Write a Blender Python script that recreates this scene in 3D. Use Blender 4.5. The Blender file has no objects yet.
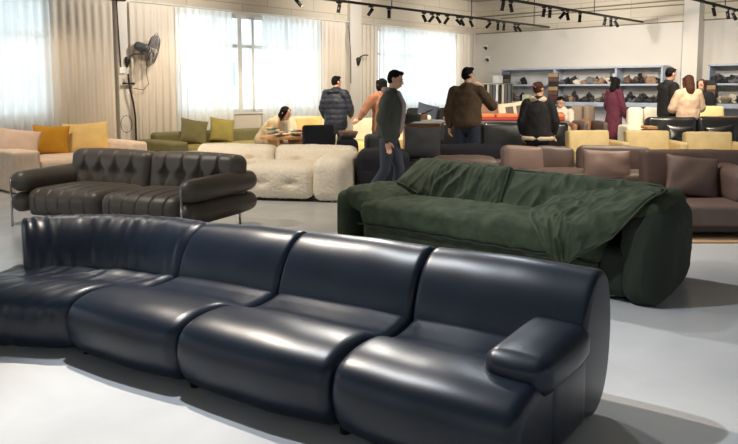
import bpy, bmesh, math, random
from mathutils import Vector, Matrix, noise, Euler
random.seed(7)
sc = bpy.context.scene
col = sc.collection
PI = math.pi
R = math.radians
H = 1.35; F = 730.0; T = math.atan(75 / F)

# ------------------------------------------------------------------ helpers
def G(u, v, z=0.0, Y=None):
    """pixel of the 738x444 frame -> world point on height z (or at depth Y)"""
    x = (u - 369) / F; y = -(v - 165) / F
    c, s = math.cos(T), math.sin(T)
    d = (x, c + y * s, -s + y * c)
    t = (z - H) / d[2] if Y is None else Y / d[1]
    return Vector((d[0] * t, d[1] * t, H + d[2] * t))
def XD(u, Y):  # ground point under pixel column u at depth Y
    return Vector(((u - 369) / F * Y, Y, 0))
Lw = Vector((.68, .733, 0)).normalized(); Bw = Vector((.733, -.68, 0)).normalized()
CN = Vector((2.78, 19.4, 0))
def W(a, b, z=0.0):
    return CN - a * Lw + b * Bw + Vector((0, 0, z))
def A_of(u, b=0.0):   # distance along the left wall, seen in column u
    k = (u - 369) / F; o = CN + b * Bw
    return (o.x - k * o.y) / (Lw.x - k * Lw.y)
def B_of(u, a=0.0):
    k = (u - 369) / F; o = CN - a * Lw
    return (k * o.y - o.x) / (Bw.x - k * Bw.y)
ROOM_ROT = math.atan2(Bw.y, Bw.x)      # x axis along back wall
LEFT_ROT = math.atan2(Lw.y, Lw.x)

def srgb(r, g, b):
    f = lambda c: (c / 255 / 12.92) if c / 255 <= .04045 else ((c / 255 + .055) / 1.055) ** 2.4
    return (f(r), f(g), f(b))
MATS = {}
def mat(name, rgb, rough=.6, bump=0.0, bscale=60, var=.08, vscale=6, metal=0, coat=0, sheen=0, trans=None, emis=None, spec=.5):
    if name in MATS: return MATS[name]
    m = bpy.data.materials.new(name); m.use_nodes = True
    nt = m.node_tree; N = nt.nodes; L = nt.links
    p = N['Principled BSDF']
    c = srgb(*rgb)
    tc = N.new('ShaderNodeTexCoord')
    nz = N.new('ShaderNodeTexNoise'); nz.inputs['Scale'].default_value = vscale; nz.inputs['Detail'].default_value = 3
    L.new(tc.outputs['Object'], nz.inputs['Vector'])
    rp = N.new('ShaderNodeValToRGB')
    rp.color_ramp.elements[0].position = .3; rp.color_ramp.elements[1].position = .7
    rp.color_ramp.elements[0].color = (*[x * (1 - var) for x in c], 1)
    rp.color_ramp.elements[1].color = (*[min(1, x * (1 + var)) for x in c], 1)
    L.new(nz.outputs['Fac'], rp.inputs['Fac']); L.new(rp.outputs['Color'], p.inputs['Base Color'])
    p.inputs['Roughness'].default_value = rough; p.inputs['Metallic'].default_value = metal
    p.inputs['Coat Weight'].default_value = coat; p.inputs['Coat Roughness'].default_value = .25
    p.inputs['Sheen Weight'].default_value = sheen
    p.inputs['Specular IOR Level'].default_value = spec
    if bump:
        n2 = N.new('ShaderNodeTexNoise'); n2.inputs['Scale'].default_value = bscale; n2.inputs['Detail'].default_value = 4
        L.new(tc.outputs['Object'], n2.inputs['Vector'])
        b = N.new('ShaderNodeBump'); b.inputs['Strength'].default_value = bump; b.inputs['Distance'].default_value = .01
        L.new(n2.outputs['Fac'], b.inputs['Height']); L.new(b.outputs['Normal'], p.inputs['Normal'])
    if emis:
        p.inputs['Emission Color'].default_value = (*c, 1); p.inputs['Emission Strength'].default_value = emis
    MATS[name] = m
    return m

def mesh(name, V, Fc, m=None, smooth=True):
    me = bpy.data.meshes.new(name); me.from_pydata([tuple(v) for v in V], [], Fc); me.update()
    bm = bmesh.new(); bm.from_mesh(me)
    bmesh.ops.recalc_face_normals(bm, faces=bm.faces); bm.to_mesh(me); bm.free()
    if m: me.materials.append(m)
    for p in me.polygons: p.use_smooth = smooth
    return me
def put(name, me, parent=None, loc=None, rot=None):
    o = bpy.data.objects.new(name, me); col.objects.link(o)
    if parent: o.parent = parent
    if loc is not None: o.location = loc
    if rot is not None: o.rotation_euler = rot
    return o
def part(name, VF, m, parent, loc=None, rot=None, smooth=True):
    return put(name, mesh(name, VF[0], VF[1], m, smooth), parent, loc, rot)
def thing(name, label, cat, loc=(0, 0, 0), rz=0, group=None):
    o = bpy.data.objects.new(name, None); col.objects.link(o); o.empty_display_size = .1
    o.location = loc; o.rotation_euler = (0, 0, rz); o['label'] = label; o['category'] = cat
    if group: o['group'] = group
    return o
def tag(o, label, cat, group=None):
    o['label'] = label; o['category'] = cat
    if group: o['group'] = group
    return o
def struct(name, VF, m, parent=None, smooth=False):
    o = put(name, mesh(name, VF[0], VF[1], m, smooth), parent)
    if not parent: o['kind'] = 'structure'
    return o
def dup(o, loc, rz=None, label=None, sc_=None):
    def rec(a, par):
        c = a.copy(); col.objects.link(c)
        if par: c.parent = par
        for ch in list(a.children): rec(ch, c)
        return c
    r = rec(o, None); r.location = loc
    if rz is not None: r.rotation_euler = (r.rotation_euler[0], r.rotation_euler[1], rz)
    if label: r['label'] = label
    if sc_: r.scale = sc_
    return r

def join(*L):
    V = []; Fc = []
    for v, f in L:
        n = len(V); V += list(v); Fc += [tuple(i + n for i in q) for q in f]
    return V, Fc
def xf(VF, loc=(0, 0, 0), rot=(0, 0, 0), s=(1, 1, 1)):
    M = Matrix.Translation(loc) @ Euler(rot).to_matrix().to_4x4() @ Matrix.Diagonal((*s, 1))
    return [M @ Vector(v) for v in VF[0]], VF[1]
def box(x0, x1, y0, y1, z0, z1):
    V = [Vector(p) for p in [(x0,y0,z0),(x1,y0,z0),(x1,y1,z0),(x0,y1,z0),(x0,y0,z1),(x1,y0,z1),(x1,y1,z1),(x0,y1,z1)]]
    return V, [(0,3,2,1),(4,5,6,7),(0,1,5,4),(1,2,6,5),(2,3,7,6),(3,0,4,7)]
def wbox(a0, a1, b0, b1, z0, z1):   # box in wall coordinates
    V, Fc = box(0, 1, 0, 1, 0, 1)
    return [W(a0 + (a1 - a0) * v.x, b0 + (b1 - b0) * v.y, z0 + (z1 - z0) * v.z) for v in V], Fc
def rbox(w, d, h, r=.05, n=10, bulge=(0, 0, 0), fn=None, cn=4):
    """rounded, bulging box standing on z=0, centred in x,y"""
    hs = (w / 2, d / 2, h / 2)
    r = min(r, *[x * .98 for x in hs])
    def coords(hf, seg):
        inner = hf - r
        a = [-inner - r * math.tan(R(45) * (cn - i) / cn) for i in range(cn)]
        b = [-inner + 2 * inner * i / seg for i in range(seg + 1)]
        return a + b + [-x for x in reversed(a)]
    mx = max(w, d, h)
    cs = [coords(hf, max(3, int(n * (2 * hf) / mx))) for hf in hs]
    idx = {}; V = []; Fc = []
    def vid(p):
        k = tuple(round(x, 6) for x in p)
        if k not in idx:
            inn = Vector([max(-(hs[i] - r), min(hs[i] - r, p[i])) for i in range(3)])
            nrm = (Vector(p) - inn).normalized()
            q = inn + nrm * r
            g = [q[i] / hs[i] for i in range(3)]
            q2 = q.copy()
            for i in range(3):
                j, l = (i + 1) % 3, (i + 2) % 3
                q2[i] += (g[i]) * bulge[i] * (1 - g[j] ** 2) * (1 - g[l] ** 2)
            if fn: q2 = fn(q2, nrm, g)
            idx[k] = len(V); V.append(q2 + Vector((0, 0, h / 2)))
        return idx[k]
    for ax in range(3):
        j, l = (ax + 1) % 3, (ax + 2) % 3
        for sgn in (-1, 1):
            for a in range(len(cs[j]) - 1):
                for b in range(len(cs[l]) - 1):
                    q = []
                    for aa, bb in ((a, b), (a + 1, b), (a + 1, b + 1), (a, b + 1)):
                        p = [0, 0, 0]; p[ax] = sgn * hs[ax]; p[j] = cs[j][aa]; p[l] = cs[l][bb]
                        q.append(vid(p))
                    Fc.append(tuple(q if sgn > 0 else q[::-1]))
    return V, Fc
def wr(amp, fx=6, fy=6, fz=6, seed=0, pw=1, grain=0):
    def f(q, n, g):
        k = noise.noise(Vector((q.x * fx + seed, q.y * fy + seed * 2.3, q.z * fz)))
        k = (1 - abs(k) * 2.2) if pw == 2 else k
        o = q + n * amp * k
        if grain: o += n * grain * noise.noise(Vector(q) * 45 + Vector((seed, 0, 0)))
        return o
    return f
def pillow(w, h, t, n=18, seed=0, amp=.012, pinch=.09, fx=7):
    """standing square cushion: x width, z height, y thickness, base on z=0"""
    V = []; Fc = []; I = {}
    for sd in (1, -1):
        for i in range(n + 1):
            for j in range(n + 1):
                u = math.sin(PI / 2 * (2 * i / n - 1)); v = math.sin(PI / 2 * (2 * j / n - 1))
                edge = i in (0, n) or j in (0, n)
                if edge and sd < 0: I[(sd, i, j)] = I[(1, i, j)]; continue
                x = w / 2 * u * (1 - pinch * (1 - v * v) * abs(u) ** 3); z = h / 2 * v * (1 - pinch * (1 - u * u) * abs(v) ** 3)
                th = t / 2 * ((1 - u ** 2) * (1 - v ** 2)) ** .38
                th *= 1 + (amp * 18) * noise.noise(Vector((u * 1.5 + seed, v * 1.5, sd)))
                k = noise.noise(Vector((x * fx + seed, z * fx, sd * 3 + seed))) * amp
                if edge: k = 0
                I[(sd, i, j)] = len(V); V.append(Vector((x, sd * th + sd * k * min(1, th * 30), z + h / 2)))
        for i in range(n):
            for j in range(n):
                q = [I[(sd, i, j)], I[(sd, i + 1, j)], I[(sd, i + 1, j + 1)], I[(sd, i, j + 1)]]
                Fc.append(tuple(q if sd < 0 else q[::-1]))
    return V, Fc
def ridge(x, y, z):
    k = noise.noise(Vector((x, y, z))); return max(0, 1 - abs(k) * 2.6) ** 2
def vw(amp, fx, fz, shear=.6, seed=0, fy=3, base=.5):
    def h(q):
        w = noise.noise(Vector((q[0] * 3 + seed, q[1] * 3, q[2] * 3))) * .35
        a = ridge(q[0] * fx + q[2] * shear * fx + w * 3 + seed, q[1] * fy + seed, q[2] * fz + w * 2)
        b = ridge(q[0] * fx * 2.1 - q[2] * shear * 4 + seed * 2, q[1] * fy * 2, q[2] * fz * 1.8 + w * 4)
        return amp * (a * .7 + b * .4 - base * .5)
    return h
def vfn(*a, **k):
    h = vw(*a, **k)
    return lambda q, n, g: q + n * h(q)
def velvet_cushion(w, h, t, n, hf, pinch=.05):
    V, Fc = pillow(w, h, t, n, 0, .004, pinch)
    out = []
    for v in V:
        e = min(1, abs(v.y) / (t * .18)); sgn = 1 if v.y >= 0 else -1
        out.append(Vector((v.x, v.y + sgn * hf(v) * e, v.z + .25 * hf(v) * e)))
    return out, Fc
def outline(w, h, pinch, r=.006, n=24):
    P = []
    for a in range(4):
        for i in range(n):
            k = 2 * i / n - 1
            u, v = ((k, -1), (1, k), (-k, 1), (-1, -k))[a]
            P.append((w / 2 * u * (1 - pinch * (1 - v * v) * abs(u) ** 3), 0, h / 2 * v * (1 - pinch * (1 - u * u) * abs(v) ** 3) + h / 2))
    P.append(P[0]); return tube(P, r, 6, side=(0, 1, .01))
def tube(P, Rr, seg=12, sq=None, side=None):
    """tapered tube with rounded ends through points P; sq = flattening along 2nd axis"""
    P = [Vector(p) for p in P]; V = []; Fc = []
    if isinstance(Rr, (int, float)): Rr = [Rr] * len(P)
    if sq is None: sq = 1
    if not isinstance(sq, (list, tuple)): sq = [sq] * len(P)
    rings = []
    d0 = (P[1] - P[0]).normalized(); d1 = (P[-1] - P[-2]).normalized()
    for k in (80, 50, 22): rings.append((P[0] - d0 * Rr[0] * math.sin(R(k)) * min(1, sq[0]), Rr[0] * math.cos(R(k)), d0, sq[0]))
    for i, p in enumerate(P):
        d = (P[min(i + 1, len(P) - 1)] - P[max(i - 1, 0)]).normalized()
        rings.append((p, Rr[i], d, sq[i]))
    for k in (22, 50, 80): rings.append((P[-1] + d1 * Rr[-1] * math.sin(R(k)) * min(1, sq[-1]), Rr[-1] * math.cos(R(k)), d1, sq[-1]))
    sv = Vector(side) if side else (Vector((1, 0, 0)) if abs(d0.x) < .8 else Vector((0, 1, 0)))
    for p, r, d, s in rings:
        a = (sv - d * sv.dot(d)).normalized(); b = d.cross(a)
        for k in range(seg):
            t = 2 * PI * k / seg
            V.append(p + a * r * math.cos(t) + b * r * s * math.sin(t))
    m = len(rings)
    for i in range(m - 1):
        for k in range(seg):
            Fc.append((i * seg + k, i * seg + (k + 1) % seg, (i + 1) * seg + (k + 1) % seg, (i + 1) * seg + k))
    Fc.append(tuple(range(seg))[::-1]); Fc.append(tuple((m - 1) * seg + k for k in range(seg)))
    return V, Fc
def cyl(x, y, z0, z1, r, seg=16, r2=None):
    r2 = r if r2 is None else r2
    V = [Vector((x + rr * math.cos(2 * PI * k / seg), y + rr * math.sin(2 * PI * k / seg), z)) for z, rr in ((z0, r), (z1, r2)) for k in range(seg)]
    Fc = [(k, (k + 1) % seg, seg + (k + 1) % seg, seg + k) for k in range(seg)] + [tuple(range(seg))[::-1], tuple(range(seg, 2 * seg))]
    return V, Fc
def ell(c, r, seg=16, rot=(0, 0, 0)):
    V = []; Fc = []; n = seg // 2
    M = Euler(rot).to_matrix()
    for i in range(1, n):
        a = PI * i / n
        for k in range(seg):
            t = 2 * PI * k / seg
            V.append(Vector(c) + M @ Vector((r[0] * math.sin(a) * math.cos(t), r[1] * math.sin(a) * math.sin(t), r[2] * math.cos(a))))
    top = len(V); V.append(Vector(c) + M @ Vector((0, 0, r[2]))); V.append(Vector(c) - M @ Vector((0, 0, r[2])))
    for i in range(n - 2):
        for k in range(seg):
            Fc.append((i * seg + k, (i + 1) * seg + k, (i + 1) * seg + (k + 1) % seg, i * seg + (k + 1) % seg))
    for k in range(seg):
        Fc.append((top, k, (k + 1) % seg)); Fc.append((top + 1, (n - 2) * seg + (k + 1) % seg, (n - 2) * seg + k))
    return V, Fc
def remesh(VF, m, vox, fn=None, smooth_it=3, name='m'):
    me = mesh(name, VF[0], VF[1])
    o = bpy.data.objects.new('tmp', me); col.objects.link(o)
    md = o.modifiers.new('r', 'REMESH'); md.mode = 'VOXEL'; md.voxel_size = vox; md.use_smooth_shade = True
    s = o.modifiers.new('s', 'SMOOTH'); s.iterations = smooth_it; s.factor = .5
    dg = bpy.context.evaluated_depsgraph_get()
    out = bpy.data.meshes.new_from_object(o.evaluated_get(dg))
    bpy.data.objects.remove(o); bpy.data.meshes.remove(me)
    if fn:
        ns = [v.normal.copy() for v in out.vertices]
        for v, n in zip(out.vertices, ns): v.co = fn(v.co.copy(), n)
    out.materials.clear(); out.materials.append(m); out.name = name
    for p in out.polygons: p.use_smooth = True
    return out
def sweep_loop(V2, pts_fn):
    pass

# ------------------------------------------------------------------ camera, world
cam = bpy.data.cameras.new('camera'); co = bpy.data.objects.new('camera', cam); col.objects.link(co)
co.location = (0, 0, H); co.rotation_euler = (PI / 2 - T, 0, 0)
cam.sensor_width = 36; cam.lens = F / 738 * 36; cam.shift_y = -(222 - 165) / 738; cam.clip_end = 300
sc.camera = co
sc.view_settings.view_transform = 'Standard'; sc.view_settings.look = 'None'; sc.view_settings.exposure = 0; sc.view_settings.gamma = 1
wd = bpy.data.worlds.new('world'); sc.world = wd; wd.use_nodes = True
bg = wd.node_tree.nodes['Background']; bg.inputs['Color'].default_value = (.86, .93, 1, 1); bg.inputs['Strength'].default_value = 3.0

# ------------------------------------------------------------------ materials
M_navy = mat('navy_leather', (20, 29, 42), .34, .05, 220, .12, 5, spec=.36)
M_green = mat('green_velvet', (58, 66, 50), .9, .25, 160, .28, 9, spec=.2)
M_green_d = mat('green_velvet_shaded', (36, 42, 32), .95, .25, 160, .15, 7)  # darker copy of the velvet, with the outer arm's shade in its colour
M_grey = mat('taupe_leather', (92, 84, 75), .42, .12, 140, .08, 6)
M_bou = mat('cream_boucle', (248, 238, 220), .95, 1.0, 90, .07, 60)
M_steel = mat('brushed_steel', (190, 188, 182), .25, metal=1)
M_black = mat('black_metal', (18, 18, 19), .5)
M_track = mat('track_metal', (52, 51, 48), .55)
M_peach = mat('peach_fabric', (226, 204, 184), .95, .3, 150)
M_must = mat('mustard_fabric', (196, 142, 40), .95, .5, 120)
M_yel = mat('soft_yellow_fabric', (232, 200, 132), .95, .3, 120)
M_pink = mat('blush_fabric', (226, 200, 182), .95, .3, 120)
M_olive = mat('olive_fabric', (112, 108, 74), .95, .3, 120)
M_olive2 = mat('moss_fabric', (142, 132, 74), .95, .3, 120)
M_brown = mat('brown_leather', (98, 82, 77), .48, .15, 120, .08)
M_brown2 = mat('mauve_brown_leather', (138, 114, 106), .48, .15, 120, .08)
M_tan = mat('tan_leather', (150, 112, 84), .5, .1, 100)
M_wheat = mat('wheat_fabric', (212, 190, 142), .9, .3, 120)
M_cream = mat('cream_fabric', (236, 226, 200), .9, .2, 120)
M_lemon = mat('lemon_fabric', (226, 206, 146), .9, .2, 120)
M_blk = mat('black_leather', (26, 27, 29), .33, .2, 60, .1, coat=.2)
M_ink = mat('ink_blue_fabric', (17, 20, 32), .9, .3, 120)
M_char = mat('charcoal_fabric', (46, 48, 52), .9, .3, 120)
M_wood = mat('light_wood', (196, 152, 104), .5, .1, 40, .15, 12)
M_red = mat('red_cloth', (178, 66, 62), .8)
M_orange = mat('orange_leather', (224, 140, 84), .6)
M_counter = mat('grey_counter', (120, 122, 124), .5)
M_wall = mat('white_wall', (203, 197, 188), .9, .1, 20, .03, 1)
M_skin = mat('skin', (214, 166, 138), .55)
M_hair = mat('black_hair', (18, 15, 15), .8, .4, 90, spec=.15)
M_hairb = mat('brown_hair', (70, 44, 32), .75, .4, 90, spec=.2)
M_eye = mat('dark_eye', (24, 18, 16), .3)
M_lip = mat('lip', (176, 104, 96), .5)
M_plas = mat('white_plastic', (225, 225, 222), .5)
M_shelf = mat('pale_blue_metal', (164, 172, 186), .5)
M_denim = mat('dark_denim', (34, 42, 62), .85, .3, 100)
M_shoe = mat('dark_shoe', (34, 30, 30), .5)

# floor
def floor_mat():
    m = bpy.data.materials.new('polished_floor'); m.use_nodes = True
    nt = m.node_tree; N = nt.nodes; L = nt.links; p = N['Principled BSDF']
    tc = N.new('ShaderNodeTexCoord')
    n1 = N.new('ShaderNodeTexNoise'); n1.inputs['Scale'].default_value = 1.1; n1.inputs['Detail'].default_value = 6; n1.inputs['Distortion'].default_value = .6
    L.new(tc.outputs['Object'], n1.inputs['Vector'])
    r = N.new('ShaderNodeValToRGB'); r.color_ramp.elements[0].position = .3; r.color_ramp.elements[1].position = .72
    r.color_ramp.elements[0].color = (*srgb(184, 187, 190), 1); r.color_ramp.elements[1].color = (*srgb(206, 208, 209), 1)
    L.new(n1.outputs['Fac'], r.inputs['Fac']); L.new(r.outputs['Color'], p.inputs['Base Color'])
    n2 = N.new('ShaderNodeTexNoise'); n2.inputs['Scale'].default_value = 3; n2.inputs['Detail'].default_value = 5
    L.new(tc.outputs['Object'], n2.inputs['Vector'])
    mr = N.new('ShaderNodeMapRange'); mr.inputs['To Min'].default_value = .14; mr.inputs['To Max'].default_value = .30
    L.new(n2.outputs['Fac'], mr.inputs['Value']); L.new(mr.outputs['Result'], p.inputs['Roughness'])
    b = N.new('ShaderNodeBump'); b.inputs['Strength'].default_value = .03
    L.new(n2.outputs['Fac'], b.inputs['Height']); L.new(b.outputs['Normal'], p.inputs['Normal'])
    return m
# ------------------------------------------------------------------ room shell
AMAX = 22.0; BMAX = 17.0; CEIL = 3.62
struct('floor', wbox(-.3, AMAX, -.3, BMAX, -.1, 0), floor_mat())
M_ceil = mat('dark_ceiling', (150, 145, 136), .9)
struct('ceiling', wbox(-.3, AMAX, -.3, BMAX, CEIL, CEIL + .15), M_ceil)
# left wall with openings
def a_rng(u0, u1): return (A_of(u1), A_of(u0))
wins = [(A_of(53), A_of(53) + 3.0), a_rng(179, 321), a_rng(378, 455)]
extra = [(wins[0][1] + 2.4, wins[0][1] + 5.2)]
SILL = .93; WTOP = 2.74
def left_wall():
    parts = []; ws = sorted(wins + extra); cur = -.3
    for a0, a1 in ws:
        parts.append(wbox(cur, a0, -.25, 0, 0, CEIL)); 
        parts.append(wbox(a0, a1, -.25, 0, 0, SILL)); parts.append(wbox(a0, a1, -.25, 0, WTOP, CEIL)); cur = a1
    parts.append(wbox(cur, AMAX, -.25, 0, 0, CEIL))
    return join(*parts)
struct('wall_left', left_wall(), M_wall)
def opening_wall(fn, total, step, w):
    parts = []; cur = 0
    while cur < total - .01:
        nx = min(total, cur + step); o1 = min(nx, cur + w)
        parts += [fn(cur, o1, 0, SILL), fn(cur, o1, WTOP, CEIL), fn(o1, nx, 0, CEIL)] if o1 < nx else [fn(cur, nx, 0, CEIL)]
        cur = nx
    return join(*parts)
struct('wall_rear', opening_wall(lambda p, q, z0, z1: wbox(AMAX, AMAX + .25, p, q, z0, z1), BMAX, 4.2, 1.7), M_wall)
struct('wall_right', opening_wall(lambda p, q, z0, z1: wbox(p, q, BMAX, BMAX + .25, z0, z1), AMAX, 4.0, 1.6), M_wall)
def block_mat():
    m = mat('painted_block', (198, 188, 170), .9, .25, 30, .05, 2)
    nt = m.node_tree; N = nt.nodes; L = nt.links; p = N['Principled BSDF']
    tc = N.new('ShaderNodeTexCoord'); mp = N.new('ShaderNodeMapping')
    mp.inputs['Rotation'].default_value = (PI / 2, 0, 0)
    br = N.new('ShaderNodeTexBrick'); br.inputs['Scale'].default_value = 1
    br.inputs['Brick Width'].default_value = 1.2; br.inputs['Row Height'].default_value = .42; br.inputs['Mortar Size'].default_value = .008
    br.inputs['Color1'].default_value = (*srgb(204, 194, 176), 1); br.inputs['Color2'].default_value = (*srgb(194, 184, 166), 1)
    br.inputs['Mortar'].default_value = (*srgb(170, 160, 142), 1)
    L.new(tc.outputs['Object'], mp.inputs['Vector']); L.new(mp.outputs['Vector'], br.inputs['Vector'])
    L.new(br.outputs['Color'], p.inputs['Base Color'])
    return m
M_block = block_mat()
# upper block bands stand a little proud of the walls
def band(name, length, along, origin, rz):
    me = mesh(name, *box(0, length, -.05, 0, 2.79, CEIL), M_block, False)
    o = put(name, me, None, origin, (0, 0, rz)); o['kind'] = 'structure'
band('trim_1', 22.0, None, W(22, 0), LEFT_ROT)   # left band
band('trim_2', 17.0, None, W(0, 0), ROOM_ROT)
struct('wall_back', wbox(-.3, 0, -.3, BMAX, 0, CEIL), M_wall)
# pilasters
bp0, bp1 = B_of(685), B_of(700)
struct('trim_3', wbox(0, .35, bp0, bp1, 0, CEIL), M_wall)
struct('trim_4', wbox(*a_rng(118, 132), 0, .09, 0, CEIL), M_wall)
struct('trim_5', wbox(*a_rng(346, 357), 0, .14, 0, CEIL), M_wall)
# thin pipe lines along the band
M_pipe = mat('old_pipe', (120, 110, 92), .6)
def pipe(name, pts, r, m=M_pipe): 
    o = part(name, tube(pts, r, 6), m, None); o['kind'] = 'structure'; return o
pipe('trim_6', [W(.09, .1, 2.80), W(.09, 14, 2.80)], .012)
pipe('trim_7', [W(.12, .1, 3.22), W(.12, 5, 3.24), W(.12, 14, 3.2)], .014)
pipe('trim_8', [W(.16, .9, 3.14), W(.16, 3, 3.15), W(.16, 9, 3.12)], .012)
pipe('trim_9', [W(.1, .04, 0), W(.1, .04, CEIL)], .02, mat('white_pipe', (190, 184, 170), .6))
pipe('trim_10', [W(.2, .08, 2.80), W(13, .08, 2.80)], .018, mat('rail', (205, 200, 190), .5))

# windows
M_frame = mat('window_white', (214, 216, 216), .5)
def glass():
    m = bpy.data.materials.new('window_glass'); m.use_nodes = True; N = m.node_tree.nodes; L = m.node_tree.links
    N.remove(N['Principled BSDF']); t = N.new('ShaderNodeBsdfTransparent'); g = N.new('ShaderNodeBsdfGlossy'); g.inputs['Roughness'].default_value = .02
    t.inputs['Color'].default_value = (.93, .97, .97, 1)
    x = N.new('ShaderNodeMixShader'); x.inputs['Fac'].default_value = .04
    L.new(t.outputs[0], x.inputs[1]); L.new(g.outputs[0], x.inputs[2]); L.new(x.outputs[0], N['Material Output'].inputs['Surface'])
    return m
M_glass = glass()
for i, (a0, a1) in enumerate(wins + extra):
    n = 4 if a1 - a0 > 3.2 else 3
    fr = [wbox(a0, a1, -.14, -.06, SILL, SILL + .06), wbox(a0, a1, -.14, -.06, WTOP - .06, WTOP), wbox(a0, a1, -.13, -.07, 2.14, 2.2)]
    for k in range(n + 1):
        a = a0 + (a1 - a0) * k / n
        fr.append(wbox(max(a0, a - .03), min(a1, a + .03), -.14, -.06, SILL, WTOP))
    if i == 1:
        a = A_of(243); fr.append(wbox(a - .05, a + .05, -.14, -.05, SILL, WTOP))
    fo = struct('window_%d' % (i + 1), join(*fr), M_frame)
    part('pane', wbox(a0 + .03, a1 - .03, -.105, -.10, SILL + .05, WTOP - .05), M_glass, fo, smooth=False)
    part('window_sill', wbox(a0, a1, -.2, .03, SILL - .03, SILL), M_frame, fo, smooth=False)
# a pale building across the yard, seen through the uncovered sash
M_bld = mat('pale_building', (206, 222, 228), .8); M_bw = mat('building_glass', (150, 176, 186), .3)
bt = thing('building', 'pale building across the yard with bluish windows, seen through the uncovered sash', 'building', (-16, 42, 0), LEFT_ROT)
part('wall', box(-20, 22, 0, 5, 0, 4.2), M_bld, bt, smooth=False)
part('roof', box(-20.3, 22.3, -.3, 5, 4.2, 4.5), mat('roof_slab', (170, 186, 190), .7), bt, smooth=False)
for k in range(9):
    part('window', box(-19 + k * 4.6, -16.8 + k * 4.6, -.06, .02, 1.6, 3.2), M_bw, bt, smooth=False)

# ------------------------------------------------------------------ curtains
def curtain_mat(name, rgb, tr, tl):
    m = bpy.data.materials.new(name); m.use_nodes = True; N = m.node_tree.nodes; L = m.node_tree.links
    N.remove(N['Principled BSDF'])
    d = N.new('ShaderNodeBsdfDiffuse'); l = N.new('ShaderNodeBsdfTranslucent'); t = N.new('ShaderNodeBsdfTransparent')
    tc = N.new('ShaderNodeTexCoord'); w = N.new('ShaderNodeTexNoise'); w.inputs['Scale'].default_value = 220
    L.new(tc.outputs['Object'], w.inputs['Vector'])
    rp = N.new('ShaderNodeValToRGB'); c = srgb(*rgb)
    rp.color_ramp.elements[0].color = (*[x * .9 for x in c], 1); rp.color_ramp.elements[1].color = (*c, 1)
    L.new(w.outputs['Fac'], rp.inputs['Fac'])
    L.new(rp.outputs[0], d.inputs['Color']); L.new(rp.outputs[0], l.inputs['Color'])
    x = N.new('ShaderNodeMixShader'); x.inputs['Fac'].default_value = tl
    y = N.new('ShaderNodeMixShader'); y.inputs['Fac'].default_value = tr
    L.new(d.outputs[0], x.inputs[1]); L.new(l.outputs[0], x.inputs[2])
    L.new(x.outputs[0], y.inputs[1]); L.new(t.outputs[0], y.inputs[2]); L.new(y.outputs[0], N['Material Output'].inputs['Surface'])
    return m
M_sheer = curtain_mat('white_sheer', (240, 240, 238), .09, .52)
M_drape = curtain_mat('beige_drape', (232, 222, 208), 0, .32)
def curtain(a0, a1, m, pitch, amp, z0=.04, z1=2.76, b=.13, seed=0, n_per=10):
    n = int((a1 - a0) / pitch * n_per); V = []; Fc = []; zs = [z1, z1 - .06, z1 - .12, 2.2, 1.7, 1.1, .6, z0]
    for z in zs:
        f = .35 if z > z1 - .1 else (.7 if z > 2.5 else 1)
        for i in range(n + 1):
            a = a0 + (a1 - a0) * i / n
            ph = 2 * PI * (a - a0) / pitch + 1.1 * noise.noise(Vector((a * 1.3, z * .35, seed)))
            w_ = math.sin(ph); w_ = math.copysign(abs(w_) ** .7, w_)
            bb = b + amp * f * w_ + .012 * noise.noise(Vector((a * 5, z * 1.2, seed)))
            V.append(W(a + .01 * noise.noise(Vector((a * 3, z, 5))), bb, z))
    for j in range(len(zs) - 1):
        for i in range(n):
            Fc.append((j * (n + 1) + i, j * (n + 1) + i + 1, (j + 1) * (n + 1) + i + 1, (j + 1) * (n + 1) + i))
    return V, Fc
cur = [
 ('sheer_curtain', -1, 54, M_sheer, .14, .034, 'white sheer curtain glowing before the leftmost window', 'curtain'),
 ('drape', 55, 116, M_drape, .13, .022, 'beige pleated drape between the leftmost window and the wall fan pilaster', 'curtain'),
 ('drape', 133, 177, M_drape, .13, .022, 'beige pleated drape hanging behind the wall fan', 'curtain'),
 ('sheer_curtain', 178, 234, M_sheer, .14, .034, 'white sheer curtain left of the uncovered sash of the middle window', 'curtain'),
 ('sheer_curtain', 264, 321, M_sheer, .14, .034, 'white sheer curtain right of the uncovered sash of the middle window', 'curtain'),
 ('drape', 322, 345, M_drape, .13, .022, 'narrow beige drape behind the man in the dark puffer coat', 'curtain'),
 ('drape', 358, 378, M_drape, .13, .022, 'narrow beige drape left of the farthest window', 'curtain'),
 ('sheer_curtain', 378, 455, M_sheer, .16, .022, 'white sheer curtain over the farthest window behind the two men', 'curtain'),
 ('drape', 455, 469, M_drape, .15, .025, 'narrow beige drape in the room corner right of the farthest window', 'curtain'),
]
for k, (nm, u0, u1, m, pt, am, lb, ct) in enumerate(cur):
    a0, a1 = A_of(u1, .13), A_of(u0, .13)
    if k == 0: a1 += 1.8
    o = part(nm, curtain(a0, a1, m, pt, am, seed=k * 7), m, None); tag(o, lb, ct)

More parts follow.
